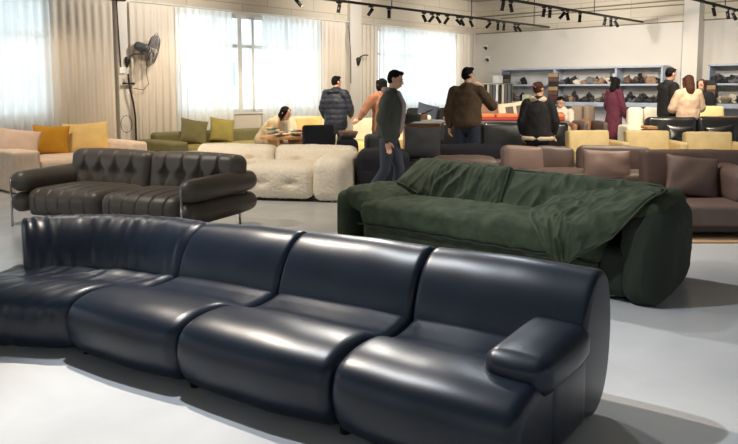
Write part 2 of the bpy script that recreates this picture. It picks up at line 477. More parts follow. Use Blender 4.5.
# ------------------------------------------------------------------ navy modular sofa (foreground)
def catmull(P, n=6):
    out = []; L_ = len(P)
    for i in range(L_):
        p0, p1, p2, p3 = [Vector(P[(i + k) % L_]) for k in (-1, 0, 1, 2)]
        for j in range(n):
            t = j / n
            out.append(.5 * ((2 * p1) + (-p0 + p2) * t + (2 * p0 - 5 * p1 + 4 * p2 - p3) * t * t + (-p0 + 3 * p1 - 3 * p2 + p3) * t ** 3))
    return out
def module(FL, FR, BL, BR, prof, rad=.045, crease=0, puff=.012, seed=0, org=Vector((0, 0, 0)), bow=0, nmid=56, roundL=None, roundR=None, cr=(14, 2.0), zs=(1, 1)):
    P = catmull([(y, z, 0) for y, z in prof], 6); n = len(P)
    nr = []
    for i in range(n):
        t = P[(i + 1) % n] - P[i - 1]; nr.append(Vector((t.y, -t.x, 0)).normalized())
    area = sum(P[i].x * P[(i + 1) % n].y - P[(i + 1) % n].x * P[i].y for i in range(n))
    if area < 0: nr = [-v for v in nr]      # outward
    FL, FR, BL, BR = [Vector((*p, 0)) for p in (FL, FR, BL, BR)]
    ln = ((FR - FL).length + (BR - BL).length) / 2
    rl = roundL or rad; rr = roundR or rad
    us = [rl * (1 - math.cos(R(a))) / ln for a in (0, 15, 30, 45, 60, 75)] 
    us += [rl / ln + (1 - (rl + rr) / ln) * i / nmid for i in range(nmid + 1)]
    us += [1 - rr * (1 - math.cos(R(a))) / ln for a in (75, 60, 45, 30, 15, 0)]
    V = []; Fc = []
    for u in us:
        f = FL.lerp(FR, u); b = BL.lerp(BR, u); d = (b - f).normalized()
        side = Vector((-d.y, d.x, 0))
        f = f - d * bow * 4 * u * (1 - u)
        eL, eR = u * ln, (1 - u) * ln; ins = 0
        if eL < rl: ins = rl - math.sqrt(max(0, rl * rl - (rl - eL) ** 2))
        elif eR < rr: ins = rr - math.sqrt(max(0, rr * rr - (rr - eR) ** 2))
        for i in range(n):
            off = -ins + puff * math.sin(PI * u) ** .6
            if crease:
                k = noise.noise(Vector((u * cr[0] + i / n * 5 + seed, i / n * cr[1] * 3, seed)))
                k2 = noise.noise(Vector((u * cr[0] * 2.3 - i / n * 9, i / n * 5, seed + 4)))
                off += crease * (k + .7 * k2)
            off += .004 * noise.noise(Vector((u * 4 + seed, i / n * 6, seed)))
            q = P[i] + nr[i] * off
            w = f + d * q.x + Vector((0, 0, max(.015, q.y * (zs[0] + (zs[1] - zs[0]) * u))))
            V.append(w - org)
    m = len(us)
    for i in range(m - 1):
        for k in range(n):
            Fc.append((i * n + k, i * n + (k + 1) % n, (i + 1) * n + (k + 1) % n, (i + 1) * n + k))
    Fc.append(tuple(range(n))[::-1]); Fc.append(tuple((m - 1) * n + k for k in range(n)))
    return V, Fc
NO = Vector((-.5, 3.3, 0))
nav = thing('modular_sofa', 'long curved navy leather modular sofa with one armrest, nearest the camera', 'sofa', NO)
FR_ = [(-2.42, 3.80), (-1.50, 3.60), (-.84, 3.17), (-.13, 2.71), (.50, 2.27)]
BK_ = [(-2.14, 4.31), (-.99, 4.10), (-.36, 3.76), (.30, 3.37), (.97, 2.94)]
seat_p = [(.05, .035), (-.02, .09), (-.045, .16), (-.045, .23), (-.015, .295), (.06, .335), (.16, .350), (.26, .343), (.34, .315), (.42, .302), (.51, .312), (.60, .325), (.64, .22), (.62, .05), (.3, .03)]
back_p = [(.545, .20), (.572, .29), (.592, .38), (.625, .47), (.675, .55), (.745, .605), (.82, .612), (.885, .565), (.925, .46), (.94, .33), (.92, .18), (.86, .07), (.77, .02), (.68, .03), (.57, .08)]
ZS = [(.935, .95), (.95, .985), (.985, 1), (1, 1)]
for i in range(4):
    a = [FR_[i], FR_[i + 1], BK_[i], BK_[i + 1]]
    part('seat_module', module(*a, seat_p, rad=.05, crease=.008 if i == 0 else 0, seed=i * 3 + 1, org=NO, bow=.015, puff=.014, roundR=.045 if i == 3 else None, cr=(9, 2), zs=ZS[i]), M_navy, nav)
    if i == 0: a = [(-1.76, 3.67), FR_[1], (-2.16, 4.47), BK_[1]]
    part('backrest', module(*a, back_p, rad=.035, crease=.008 if i == 0 else 0, seed=i * 5 + 2, org=NO, puff=.01, roundR=.026 if i == 3 else None, cr=(26, .8), zs=ZS[i]), M_navy, nav)
dN = (Vector(BK_[4]) - Vector(FR_[4])).normalized(); dN = Vector((dN.x, dN.y, 0)); eN = Vector((dN.y, -dN.x, 0))
end0 = Vector((*FR_[4], 0))
angN = math.atan2(dN.y, dN.x) - PI / 2
c_ = end0 + dN * .385 - eN * .10 - NO
part('armrest', rbox(.25, .47, .140, .05, 14, (.012, .02, .015), wr(.006, 5, 5, 5, 3)), M_navy, nav, (c_.x, c_.y, .298), (R(2), 0, angN))
c_ = end0 + dN * .43 - eN * .045 - NO
part('arm_panel', rbox(.10, .38, .31, .045, 12, (.012, .0, .01), wr(.004, 5, 5, 5, 4)), M_navy, nav, (c_.x, c_.y, .03), (0, 0, angN))
for i in range(5):
    for q, t in ((FR_, .07), (BK_, -.12)):
        f = Vector((*q[i], 0)); d = (Vector((*BK_[i], 0)) - Vector((*FR_[i], 0))).normalized()
        sh = (.08 if i == 0 else (-.08 if i == 4 else 0))
        p = f + d * t + Vector((sh, 0, 0)) - NO
        part('foot', cyl(p.x, p.y, 0, .04, .022, 12), M_black, nav)
# ------------------------------------------------------------------ green velvet sofa
GR = -math.atan2(.67, .74)
GO = Vector((-.30, 6.21, 0))
grs = thing('sofa', 'puffy dark green velvet sofa with thick slumped arms, right of centre', 'sofa', GO, GR)
def gwr(a, fx, fz, s, fy=5): 
    def f(q, n, g):
        k = noise.noise(Vector((q.x * fx + s, q.y * fy, q.z * fz + s)))
        k2 = noise.noise(Vector((q.x * fx * 2.4 + q.z * 6, q.y * fy * 2 + s, q.z * fz * 1.6)))
        r = (.5 - abs(k)) + .5 * (.5 - abs(k2))
        return q + n * a * r
    return f
GL = 2.80
M_pipe_g = mat('green_velvet_piping', (62, 70, 54), .9)
part('base', rbox(2.06, .84, .22, .04, 40, (0, 0, 0), vfn(.008, 10, 2, 0, 2, 7)), M_green, grs, (.31 + 1.03, .44, .03))
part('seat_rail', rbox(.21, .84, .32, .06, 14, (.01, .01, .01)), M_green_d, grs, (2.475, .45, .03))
part('seat_cushion', rbox(2.12, .86, .22, .075, 80, (.0, .012, .035), vfn(.014, 7, 6, .5, 2, 7)), M_green, grs, (.30 + 1.05, .415, .225))
part('piping', tube([(.30 + .03 * i, -.012 + .004 * math.sin(i * 1.3), .243 + .004 * math.sin(i * .9)) for i in range(70)], .009, 6), M_green_d, grs)  # dark velvet here paints the shadowed crease along the seat front
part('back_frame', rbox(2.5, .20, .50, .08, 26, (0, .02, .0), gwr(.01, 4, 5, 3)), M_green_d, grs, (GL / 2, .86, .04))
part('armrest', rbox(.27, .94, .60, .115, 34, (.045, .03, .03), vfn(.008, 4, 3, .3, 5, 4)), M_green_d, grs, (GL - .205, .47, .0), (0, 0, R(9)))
part('armrest', rbox(.15, .96, .47, .06, 26, (.01, .02, .01), vfn(.008, 4, 3, .3, 8, 4)), M_green, grs, (.08, .49, .025))
part('arm_pillow', rbox(.60, .84, .17, .075, 60, (.0, .02, .055), vfn(.014, 6, 5, .5, 13, 6)), M_green, grs, (.33, .44, .29), (R(-2), R(17), 0))
part('arm_pillow', rbox(.38, .92, .15, .072, 50, (.01, .03, .03), vfn(.009, 6, 5, .5, 16, 6)), M_green, grs, (GL - .31, .50, .485), (0, R(-5), R(9)))
def slump(w, h, hf, ang, lift, mid=0, wid=9):
    def f(q, n, g):
        fr = max(0, -n.y)
        k = math.exp(-((q.x - mid) / wid) ** 2)
        q = q + n * hf(q) * (.25 + .75 * fr) * (.35 + .65 * k)
        t = max(0, -g[0] - .15) / .85; t = t * t * (3 - 2 * t)
        a = ang * t; y, z = q.y, q.z + h / 2
        return Vector((q.x - .03 * t, -lift * t + y * math.cos(a) - z * math.sin(a), y * math.sin(a) + z * math.cos(a) - h / 2 + lift * t))
    return f
for w_, h_, px_, fn_, tl_, rz_ in ((1.08, .41, .87, slump(1.08, .41, vw(.030, 10, 1.5, -.3, 4), R(-34), .08, -.05, .30), -27, -3), (1.16, .39, 2.00, slump(1.16, .39, vw(.022, 4, 4, .9, 9), 0, 0), -28, 1)):
    bc = part('back_cushion', rbox(w_, .19, h_, .055, 90, (.0, .035, .01), fn_), M_green, grs, (px_, .48, .36 - .01 * (px_ > 1)), (R(tl_), R(1.5) if px_ > 1 else 0, R(rz_)))
    loop = []
    for a in range(4):
        for i in range(20):
            k = 2 * i / 20 - 1; u, v = ((k, -1), (1, k), (-k, 1), (-1, -k))[a]
            q = Vector((u * (w_ / 2 - .02), -.085, v * (h_ / 2 - .02))); g = (u, -1, v)
            loop.append(fn_(q, Vector((0, 0, 0)), g) + Vector((0, 0, h_ / 2)))
    loop.append(loop[0]); part('piping', tube(loop, .007, 6), M_pipe_g, bc)
# quilted flap thrown over the seat and right arm
def sheet(ctrl, nu, nv, th, fn):
    """thick soft sheet through a grid of control points"""
    rows = len(ctrl); cols_ = len(ctrl[0])
    def samp(L_, t):
        n = len(L_) - 1; x = t * n; i = min(int(x), n - 1); f = x - i
        p = lambda k: L_[max(0, min(n, k))]
        p0, p1, p2, p3 = p(i - 1), p(i), p(i + 1), p(i + 2)
        return .5 * ((2 * p1) + (-p0 + p2) * f + (2 * p0 - 5 * p1 + 4 * p2 - p3) * f * f + (-p0 + 3 * p1 - 3 * p2 + p3) * f ** 3)
    g = [[samp([samp([Vector(c) for c in r], u / nu) for r in ctrl], v / nv) for u in range(nu + 1)] for v in range(nv + 1)]
    V = []; I = {}; Fc = []
    for sd in (1, -1):
        for j in range(nv + 1):
            for i in range(nu + 1):
                ed = i in (0, nu) or j in (0, nv)
                if ed and sd < 0: I[(sd, i, j)] = I[(1, i, j)]; continue
                du = g[j][min(nu, i + 1)] - g[j][max(0, i - 1)]; dv = g[min(nv, j + 1)][i] - g[max(0, j - 1)][i]
                nrm = du.cross(dv).normalized()
                if nrm.z < 0: nrm = -nrm
                uu, vv = 2 * i / nu - 1, 2 * j / nv - 1
                t = th * ((1 - uu ** 4) * (1 - vv ** 4)) ** .35
                q = g[j][i] + nrm * (sd * t + (fn(uu, vv) if sd > 0 else 0) * min(1, t / th))
                I[(sd, i, j)] = len(V); V.append(q)
        for j in range(nv):
            for i in range(nu):
                q = [I[(sd, i, j)], I[(sd, i + 1, j)], I[(sd, i + 1, j + 1)], I[(sd, i, j + 1)]]
                Fc.append(tuple(q if sd > 0 else q[::-1]))
    return V, Fc
ctrl = [[(1.82, .46, .56), (2.06, .50, .62), (2.34, .52, .67), (2.60, .56, .69)],
        [(1.84, .28, .53), (2.08, .28, .56), (2.34, .30, .62), (2.66, .34, .69)],
        [(1.87, .04, .50), (2.08, .05, .51), (2.30, .06, .56), (2.66, .12, .67)],
        [(2.02, -.10, .40), (2.14, -.11, .42), (2.28, -.10, .48), (2.62, -.04, .58)],
        [(2.17, -.14, .21), (2.20, -.145, .205), (2.26, -.14, .26), (2.52, -.10, .44)]]
for x, y in ((.12, .10), (.12, .90), (GL - .22, .20), (2.45, .12), (GL - .42, .88)):
    part('foot', cyl(x, y, 0, .05, .025, 12), M_steel, grs)
thr = part('throw', sheet(ctrl, 80, 80, .022, lambda u, v: .022 * ridge(u * 2.4 - v * 1.6, v * 1.2 + u * 1.0, 3) + .012 * ridge(u * 5 + v, v * 3, 9) - .006), M_green, grs)
bl_v = [v.co.copy() for v in thr.data.vertices][:81 * 81]
edge = [bl_v[i] for i in range(0, 81, 4)] + [bl_v[j * 81 + 80] for j in range(4, 81, 4)] + [bl_v[80 * 81 + i] for i in range(76, -1, -4)] + [bl_v[j * 81] for j in range(76, -1, -4)]
part('piping', tube(edge, .007, 6), M_pipe_g, thr)

# ------------------------------------------------------------------ taupe tufted sofa
TR = -R(22.7); TO = Vector((-3.52, 7.24, 0)); TL = 2.05
tau = thing('sofa', 'taupe leather sofa with tufted back, bolster arms and thin steel posts', 'sofa', TO, TR)
def tuft(w, nch, depth, pinch):
    def f(q, n, g):
        x = (q.x / w + .5) * nch; k = abs(x - round(x)); 
        if round(x) in (0, nch): k = .5
        zz = g[2]
        wd_ = (.06 if pinch else .05) + (.20 * math.exp(-((zz + .10) / .32) ** 2) if pinch else 0)
        dd = .45 + (.75 * math.exp(-((zz + .10) / .40) ** 2) if pinch else 0)
        fr = max(0, -n.y) if pinch else max(0, n.z, -n.y)
        fr = fr if pinch else 1
        if pinch and n.z > .2: fr = max(fr, .22)
        return q - n * depth * dd * fr * math.exp(-(k / wd_) ** 2)
    return f
for k in range(2):
    part('seat_cushion', rbox(.93, .78, .26, .10, 84, (.0, .03, .025), tuft(.93, 6, .035, False)), M_grey, tau, (.10 + .465 + k * .935, .38, .115))
    part('back_cushion', rbox(1.06, .26, .44, .085, 110, (.0, .02, .02), tuft(1.06, 5, .05, True)), M_grey, tau, (.51 + k * 1.065, .80, .27), (R(-8), 0, 0))
for x in (0.0, TL):
    for zc, rr in ((.44, .104), (.23, .100)):
        part('bolster', tube([(x, .05, zc), (x, .25, zc), (x, .8, zc), (x, 1.0, zc)], [rr, rr * 1.06, rr * 1.10, rr], 28), M_grey, tau)
    part('post', cyl(x, -.075, 0, .47, .011, 10), M_steel, tau); part('post', cyl(x, .86, 0, .20, .011, 10), M_steel, tau)
part('base', rbox(TL - .1, .8, .10, .04, 12), M_grey, tau, (TL / 2, .48, .09))

# ------------------------------------------------------------------ cream boucle sofa
BR = -R(10.2); BO = Vector((-2.50, 9.03, 0)); BL_ = 2.22
bou = thing('sofa', 'cream boucle sofa with tufted blocky cushions behind the taupe sofa', 'sofa', BO, BR)
def btuft(pts, dp, s):
    def f(q, n, g):
        o = q.copy()
        for (a, b) in pts:
            t = ((g[0] - a) / s[0]) ** 2 + ((g[2] - b) / s[1]) ** 2
            o -= n * dp * math.exp(-t) * max(0, -n.y)
        return o + n * .008 * noise.noise(q * 6) + n * .007 * noise.noise(q * 42)
    return f
for k in range(2):
    part('seat_block', rbox(.90, .80, .40, .09, 60, (.0, .03, .03), btuft([(-.4, .0), (.4, 0)], .05, (.16, .2))), M_bou, bou, (.47 + k * .92, .42, .03))
    part('back_block', rbox(1.09, .34, .62, .10, 60, (.0, .03, .01), btuft([(-.4, .35), (.4, .35)], .05, (.14, .12))), M_bou, bou, (.55 + k * 1.10, .92, .0), (R(-7), 0, 0))
def armfn(q, n, g):
    o = q.copy()
    return o + n * .008 * noise.noise(q * 6) + n * .007 * noise.noise(q * 42)
part('armrest', rbox(.44, 1.06, .52, .12, 60, (.01, .03, .03), armfn), M_bou, bou, (BL_ - .17, .54, .02), (R(2), 0, 0))
part('armrest', rbox(.34, .98, .50, .12, 60, (.02, .03, .02), armfn), M_bou, bou, (-.02, .50, .02))
part('plinth', rbox(1.9, .9, .05, .02, 8), M_black, bou, (BL_ / 2, .52, 0))

# ------------------------------------------------------------------ generic sofas
def sofa(label, cat, loc, rz, w, d, ms, mb=None, seat_h=.40, back_h=.75, arm_h=.55, arm_w=.18, nseat=2, base=True, arms=(1, 1), backn=None, leg=M_black, bt=.2, name='sofa', group=None):
    mb = mb or ms; backn = nseat if backn is None else backn
    t = thing(name, label, cat, loc, rz, group)
    x0 = arm_w if arms[0] else 0; x1 = w - (arm_w if arms[1] else 0)
    part('frame', rbox(w - .02, d - .04, .14, .03, 8), ms, t, (w / 2, d / 2, .08))
    for k in range(nseat):
        ww = (x1 - x0) / nseat
        part('seat_cushion', rbox(ww - .008, d - bt + .02, seat_h - .18, .05, 14, (0, .01, .02), wr(.006, 5, 5, 5, k + w)), ms, t, (x0 + ww * (k + .5), (d - bt) / 2, .19))
    for k in range(backn):
        ww = (x1 - x0) / backn
        part('back_cushion', rbox(ww - .01, bt, back_h - seat_h + .1, .06, 14, (0, .03, .01), wr(.01, 6, 5, 6, k * 2 + w)), mb, t, (x0 + ww * (k + .5), d - bt / 2 - .02, seat_h - .10), (R(-8), 0, 0))
    if arms[0]: part('armrest', rbox(arm_w, d, arm_h - .06, .05, 10, (.01, 0, .01)), ms, t, (arm_w / 2, d / 2, .06))
    if arms[1]: part('armrest', rbox(arm_w, d, arm_h - .06, .05, 10, (.01, 0, .01)), ms, t, (w - arm_w / 2, d / 2, .06))
    for x in (.08, w - .08):
        for y in (.08, d - .08): part('leg', cyl(x, y, 0, .09, .02, 8), leg, t)
    return t
def cushion(label, cat, loc, rz, w, h, t, m, tilt=-15, roll=0, seed=0, amp=.012, name='throw_pillow', group=None):
    o = part(name, pillow(w, h, t, seed=seed, amp=amp), m, None, loc, (R(tilt), R(roll), rz)); return tag(o, label, cat, group)

# peach sectional by the left curtain
def ribs(q, n, g):
    return q - n * .008 * (1 if abs(n.z) < .5 else .3) * abs(math.sin(q.x * 55) * math.sin(q.y * 55 + 1.57) if abs(n.z) > .5 else math.sin(q.x * 55 if abs(n.y) > .5 else q.y * 55))
aE = A_of(15, 1.55)
pe = thing('sectional_sofa', 'pale peach sectional sofa with ribbed end along the left curtains', 'sofa', W(aE, 1.55), LEFT_ROT)
part('armrest', rbox(.34, 1.28, .54, .05, 90, (0, 0, .0), ribs), M_peach, pe, (.15, .64, .02))
part('seat_cushion', rbox(1.32, 1.0, .40, .06, 30, (0, 0, .02), wr(.005, 4, 4, 4)), M_peach, pe, (.98, .50, .03))
part('back_cushion', rbox(.68, .26, .62, .07, 26, (0, .02, .0)), M_peach, pe, (.64, 1.14, .03))
part('back_cushion', rbox(.68, .26, .62, .07, 26, (0, .02, .0)), M_peach, pe, (1.33, 1.14, .03))
part('armrest', rbox(.26, 1.28, .58, .05, 20, (0, 0, .01)), M_peach, pe, (1.74, .64, .02))
def loc_on(o, x, y, z=0):
    return o.location + Euler((0, 0, o.rotation_euler.z)).to_matrix() @ Vector((x, y, z))
cushion('blush pink pillow leaning at the far left end of the peach sofa', 'pillow', loc_on(pe, .24, .66, .43), R(22), .58, .42, .16, M_pink, -24, 8, 3)
cushion('mustard yellow corduroy pillow on the peach sofa', 'pillow', loc_on(pe, .80, .82, .43), R(24), .50, .43, .17, M_must, -16, 3, 5)
cushion('pale yellow long pillow beside the mustard one', 'pillow', loc_on(pe, 1.36, .80, .43), R(30), .66, .46, .2, M_yel, -20, -3, 8)
aO = A_of(147, 1.45) - .42
ol = thing('sectional_sofa', 'olive green low sectional sofa under the middle window', 'sofa', W(aO, 1.45), LEFT_ROT)
part('armrest', rbox(.30, 1.1, .52, .05, 16, (0, 0, .01)), M_olive, ol, (.15, .55, .03))
part('seat_cushion', rbox(2.5, .95, .40, .05, 20, (0, 0, .02), wr(.006, 4, 4, 4)), M_olive2, ol, (1.56, .48, .04))
part('back_cushion', rbox(1.44, .24, .60, .06, 20, (0, .02, .0)), M_olive, ol, (1.02, 1.06, .05))
part('back_cushion', rbox(1.14, .24, .60, .06, 20, (0, .02, .0)), M_olive, ol, (2.34, 1.06, .05))
cushion('olive green square pillow, left one of two on the olive sofa', 'pillow', loc_on(ol, .82, .70, .46), R(24), .46, .42, .14, M_olive, -16, 10, 2)
cushion('moss green square pillow, right one of two on the olive sofa', 'pillow', loc_on(ol, 1.40, .70, .46), R(28), .44, .42, .14, M_olive2, -14, 8, 4)

# round wood table with swatches
TB = XD(283, 11.3)
tb = thing('coffee_table', 'round light wood table heaped with fabric swatches beside the seated woman', 'table', TB)
part('tabletop', cyl(0, 0, .60, .64, .34, 40), M_wood, tb, smooth=False)
for a in range(3):
    an = a * 2.1 + .4
    part('leg', xf(box(-.12, .12, -.02, .02, 0, .60), (.2 * math.cos(an), .2 * math.sin(an), 0), (0, 0, an)), M_wood, tb, smooth=False)
SWC = [mat('swatch_%s' % n, c, .9) for n, c in (('cream', (232, 224, 200)), ('coral', (206, 120, 96)), ('teal', (96, 128, 120)), ('ochre', (208, 170, 90)), ('grey', (128, 128, 128)), ('sky', (170, 190, 200)))]
random.seed(3)
for k in range(22):
    an, rr = random.random() * 6.28, random.random() ** .5 * .30
    s = random.uniform(.055, .095)
    o = part('fabric_swatch', xf(rbox(s * 1.6, s * 1.2, .02, .008, 6, (0, 0, .004), wr(.006, 20, 20, 20, k)), (0, 0, 0), (random.uniform(-.2, .2), random.uniform(-.2, .2), an)), SWC[k % 6], None, TB + Vector((rr * math.cos(an), rr * math.sin(an), .645 + .026 * (k // 5))))
    tag(o, 'small %s fabric swatch in the heap on the round wood table' % ('cream', 'coral', 'teal', 'ochre', 'grey', 'pale blue')[k % 6], 'fabric swatch', '%s swatches on the round table' % ('cream', 'coral', 'teal', 'ochre', 'grey', 'pale blue')[k % 6])

# black lounge chair behind boucle
ch = thing('armchair', 'black fabric armchair with upright square back behind the cream boucle sofa', 'armchair', XD(318, 10.7), R(20))
part('backrest', rbox(.46, .14, .42, .04, 12, (0, .02, 0)), M_ink, ch, (0, .0, .42))
part('seat', rbox(.52, .55, .22, .05, 12, (0, 0, .02)), M_ink, ch, (0, .3, .2))
part('armrest', rbox(.13, .5, .42, .04, 10), M_ink, ch, (-.30, .25, .06)); part('armrest', rbox(.13, .5, .42, .04, 10), M_ink, ch, (.30, .25, .06))
part('base', rbox(.5, .5, .14, .03, 8), M_black, ch, (0, .28, .05))

# pale yellow sofas by window
s1 = sofa('cream sofa by the middle window to the right of the seated woman', 'sofa', XD(292, 13.4), R(20), 1.0, .9, M_cream, M_cream, .42, .84, .5, .12, 1)
cushion('pale yellow pillow propped on the cream sofa behind the black armchair', 'pillow', XD(311, 13.7) + Vector((0, 0, .52)), R(10), .52, .34, .14, M_yel, -20, -6, 3)
s2 = sofa('pale yellow sofa under the drape between the puffer coat man and the orange coat person', 'sofa', XD(336, 13.0), R(-8), 1.7, .95, M_lemon, M_cream, .42, .82, .5, .16, 2)
# dark ottomans
def ottoman(label, loc, rz, w, d, h, m, seed=0, nm='ottoman'):
    t = thing(nm, label, 'ottoman', loc, rz)
    part('cushion', rbox(w, d, h - .06, .06, 14, (.01, .01, .02), wr(.008, 5, 5, 5, seed)), m, t, (0, 0, .06))
    for x in (-1, 1):
        for y in (-1, 1): part('leg', cyl(x * (w / 2 - .07), y * (d / 2 - .07), 0, .07, .02, 8), M_black, t)
    return t
ottoman('black box ottoman left of the yellow sofa front, behind the boucle sofa', XD(347, 10.9), R(5), .30, .5, .62, M_ink, 1)
ottoman('charcoal box ottoman just left of the man in the grey jacket', XD(374, 11.2), R(5), .26, .5, .66, M_char, 2)
for k, (m, n) in enumerate(((M_char, 'charcoal'), (M_brown, 'brown'), (M_tan, 'tan'))):
    tag(part('folded_garment', rbox(.22, .26, .035, .012, 12, (0, 0, .006), wr(.006, 12, 12, 12, k)), m, None, XD(348, 10.9) + Vector((0, 0, .645 + k * .031)), (0, 0, R(5 + k * 9))), 'folded %s cloth stacked on the black box ottoman' % n, 'cloth')
# ink blue chaise with big dark cushion
chs = thing('chaise', 'ink blue upholstered chaise behind the boucle and green sofas', 'chaise', XD(356, 8.90), R(-2))
part('seat', rbox(1.95, .95, .36, .10, 26, (0, .01, .03), wr(.012, 4, 4, 4, 6)), M_ink, chs, (.98, .5, .06))
part('seat', rbox(.66, .72, .46, .09, 20, (0, .01, .03), wr(.012, 4, 4, 4, 6)), M_ink, chs, (.33, .40, .12))
part('back_cushion', rbox(.95, .24, .36, .09, 20, (0, .03, .0), wr(.012, 4, 4, 4, 9)), M_ink, chs, (1.45, .80, .28), (R(-8), 0, 0))
for x, y in ((.1, .12), (1.85, .12), (.1, .9), (1.85, .9)): part('leg', cyl(x, y, 0, .08, .02, 8), M_black, chs)
cushion('large charcoal cushion standing on the ink blue chaise right of the grey jacket man', 'cushion', XD(422, 9.30) + Vector((0, 0, .45)), R(-4), .50, .44, .18, M_char, -10, 2, 7, name='cushion')
# black leather long sofa
bl = sofa('long black leather sofa between the two men and the counter', 'sofa', XD(428, 10.4), R(-3), 2.35, .95, M_blk, None, .50, .85, .60, .2, 3, bt=.24)
# grey sofa under the far window + cushion
gs = sofa('dark grey sofa under the farthest window behind the counter', 'sofa', XD(404, 14.3), R(4), 1.6, .9, M_char, None, .5, .98, .7, .16, 2)
cushion('grey blue cushion leaning on the sofa under the farthest window', 'cushion', XD(425, 14.0) + Vector((0, 0, .72)), R(4), .42, .38, .14, mat('blue_grey_fabric', (84, 92, 108), .9), -14, 14, 9, name='cushion')
# counter with red cloth
ct = thing('display_counter', 'long low grey counter running behind the long black sofa', 'counter', XD(402, 12.1), R(-2))
part('counter_top', box(0, 2.75, 0, .6, .80, .84), M_counter, ct, smooth=False)
part('side_panel', box(.02, .06, .02, .58, 0, .80), M_tan, ct, smooth=False); part('side_panel', box(2.69, 2.73, .02, .58, 0, .80), M_tan, ct, smooth=False)
part('back_panel', box(.06, 2.69, .5, .54, .1, .80), M_tan, ct, smooth=False)
CP = lambda x, y, z: XD(402, 12.1) + Vector((x, y - x * .035, z))
tag(part('table_runner', rbox(1.95, .62, .05, .02, 24, (0, 0, .004), wr(.005, 5, 9, 9, 3)), M_red, None, CP(1.70, .3, .842), (0, 0, R(-2))), 'red cloth runner lying on the long grey counter', 'cloth')
for k in range(4):
    tag(part('leather_sample_box', rbox(.36, .30, .06, .015, 6), M_orange, None, CP(1.38 + k * .39, .33, .893), (0, 0, R(-2))), 'orange flat box on the red runner, %s' % ('nearest the brown jacket man', 'second from the brown jacket man', 'second from the fur collar woman', 'nearest the fur collar woman')[k], 'box')
tag(part('crumpled_cloth', rbox(.40, .34, .08, .035, 20, (0, 0, .02), wr(.03, 9, 9, 9, 5)), M_cream, None, CP(.30, .3, .84)), 'crumpled cream cloth on the left end of the grey counter', 'cloth')

# ------------------------------------------------------------------ brown leather sofas on the right
br1 = thing('sofa', 'brown leather sofa with loose back cushions directly behind the green sofa', 'sofa', XD(425, 7.75), R(-6))
part('frame', rbox(2.5, .95, .22, .05, 20), M_brown, br1, (1.25, .48, .08))
part('seat_cushion', rbox(2.2, .80, .20, .06, 20, (0, 0, .02)), M_brown, br1, (1.3, .42, .28))
part('back_panel', rbox(2.46, .14, .40, .05, 20), M_brown, br1, (1.25, .88, .14))
part('armrest', rbox(.80, .30, .40, .12, 20, (0, 0, .02), wr(.01)), M_brown, br1, (.44, .75, .18))
for x, y in ((.1, .1), (2.4, .1), (.1, .85), (2.4, .85)): part('leg', cyl(x, y, 0, .1, .02, 8), M_black, br1)
def slab(label, u, Y, z, w, h, t, m, rz, tilt, roll, seed, nm='back_cushion'):
    o = part(nm, rbox(w, t, h, .05, 18, (.01, .02, .01), wr(.008, 5, 5, 5, seed)), m, None, XD(u, Y) + Vector((0, 0, z)), (R(tilt), R(roll), R(rz)))
    return tag(o, label, 'cushion')
slab('tall brown leather back cushion, leftmost on the sofa behind the green one', 524, 7.95, .42, .46, .32, .16, M_brown2, 14, -18, 4, 1)
slab('brown leather back cushion, second from left behind the green sofa', 556, 8.12, .42, .46, .30, .16, M_brown, 14, -18, 4, 2)
slab('wide brown leather back cushion behind the pale brown pillow', 616, 8.05, .42, .82, .31, .16, M_brown, 4, -16, 2, 3)
cushion('pale mauve brown leather pillow leaning behind the right half of the green sofa', 'pillow', XD(609, 7.6) + Vector((0, 0, .40)), R(-2), .52, .34, .18, M_brown2, -20, 2, 6)
br2 = thing('sofa', 'brown leather sofa with deep seat at the right edge of the photo', 'sofa', XD(676, 6.5), R(-3))
part('frame', rbox(1.98, .94, .07, .02, 20), M_black, br2, (1.0, .50, .06))
part('seat_cushion', rbox(1.96, .80, .20, .05, 24, (0, 0, .015), wr(.004, 4, 4, 4)), M_brown, br2, (1.0, .41, .11))
part('back_cushion', rbox(.98, .20, .50, .05, 20, (0, .02, .0), wr(.006)), M_brown, br2, (.49, .90, .25), (R(-7), 0, 0))
part('back_cushion', rbox(.98, .20, .50, .05, 20, (0, .02, .0), wr(.006)), M_brown, br2, (1.5, .90, .25), (R(-7), 0, 0))
part('armrest', rbox(.26, .7, .36, .10, 14), M_brown, br2, (.76, .50, .27))
for x, y in ((.1, .06), (1.9, .06), (.1, .9), (1.9, .9)): part('leg', xf(box(-.03, .03, -.03, .03, 0, .07), (x, y, 0)), M_black, br2, smooth=False)
cushion('square brown leather pillow leaning on the sofa at the right edge', 'pillow', XD(694, 6.98) + Vector((0, 0, .315)), R(-10), .50, .42, .17, M_brown, -20, 5, 12)
tag(part('rug', rbox(2.2, 1.1, .012, .005, 8), mat('tan_rug', (176, 142, 104), .95, .3, 80), None, XD(705, 6.45) + Vector((.75, .45, .002))), 'tan rug under the brown sofa at the right edge', 'rug')

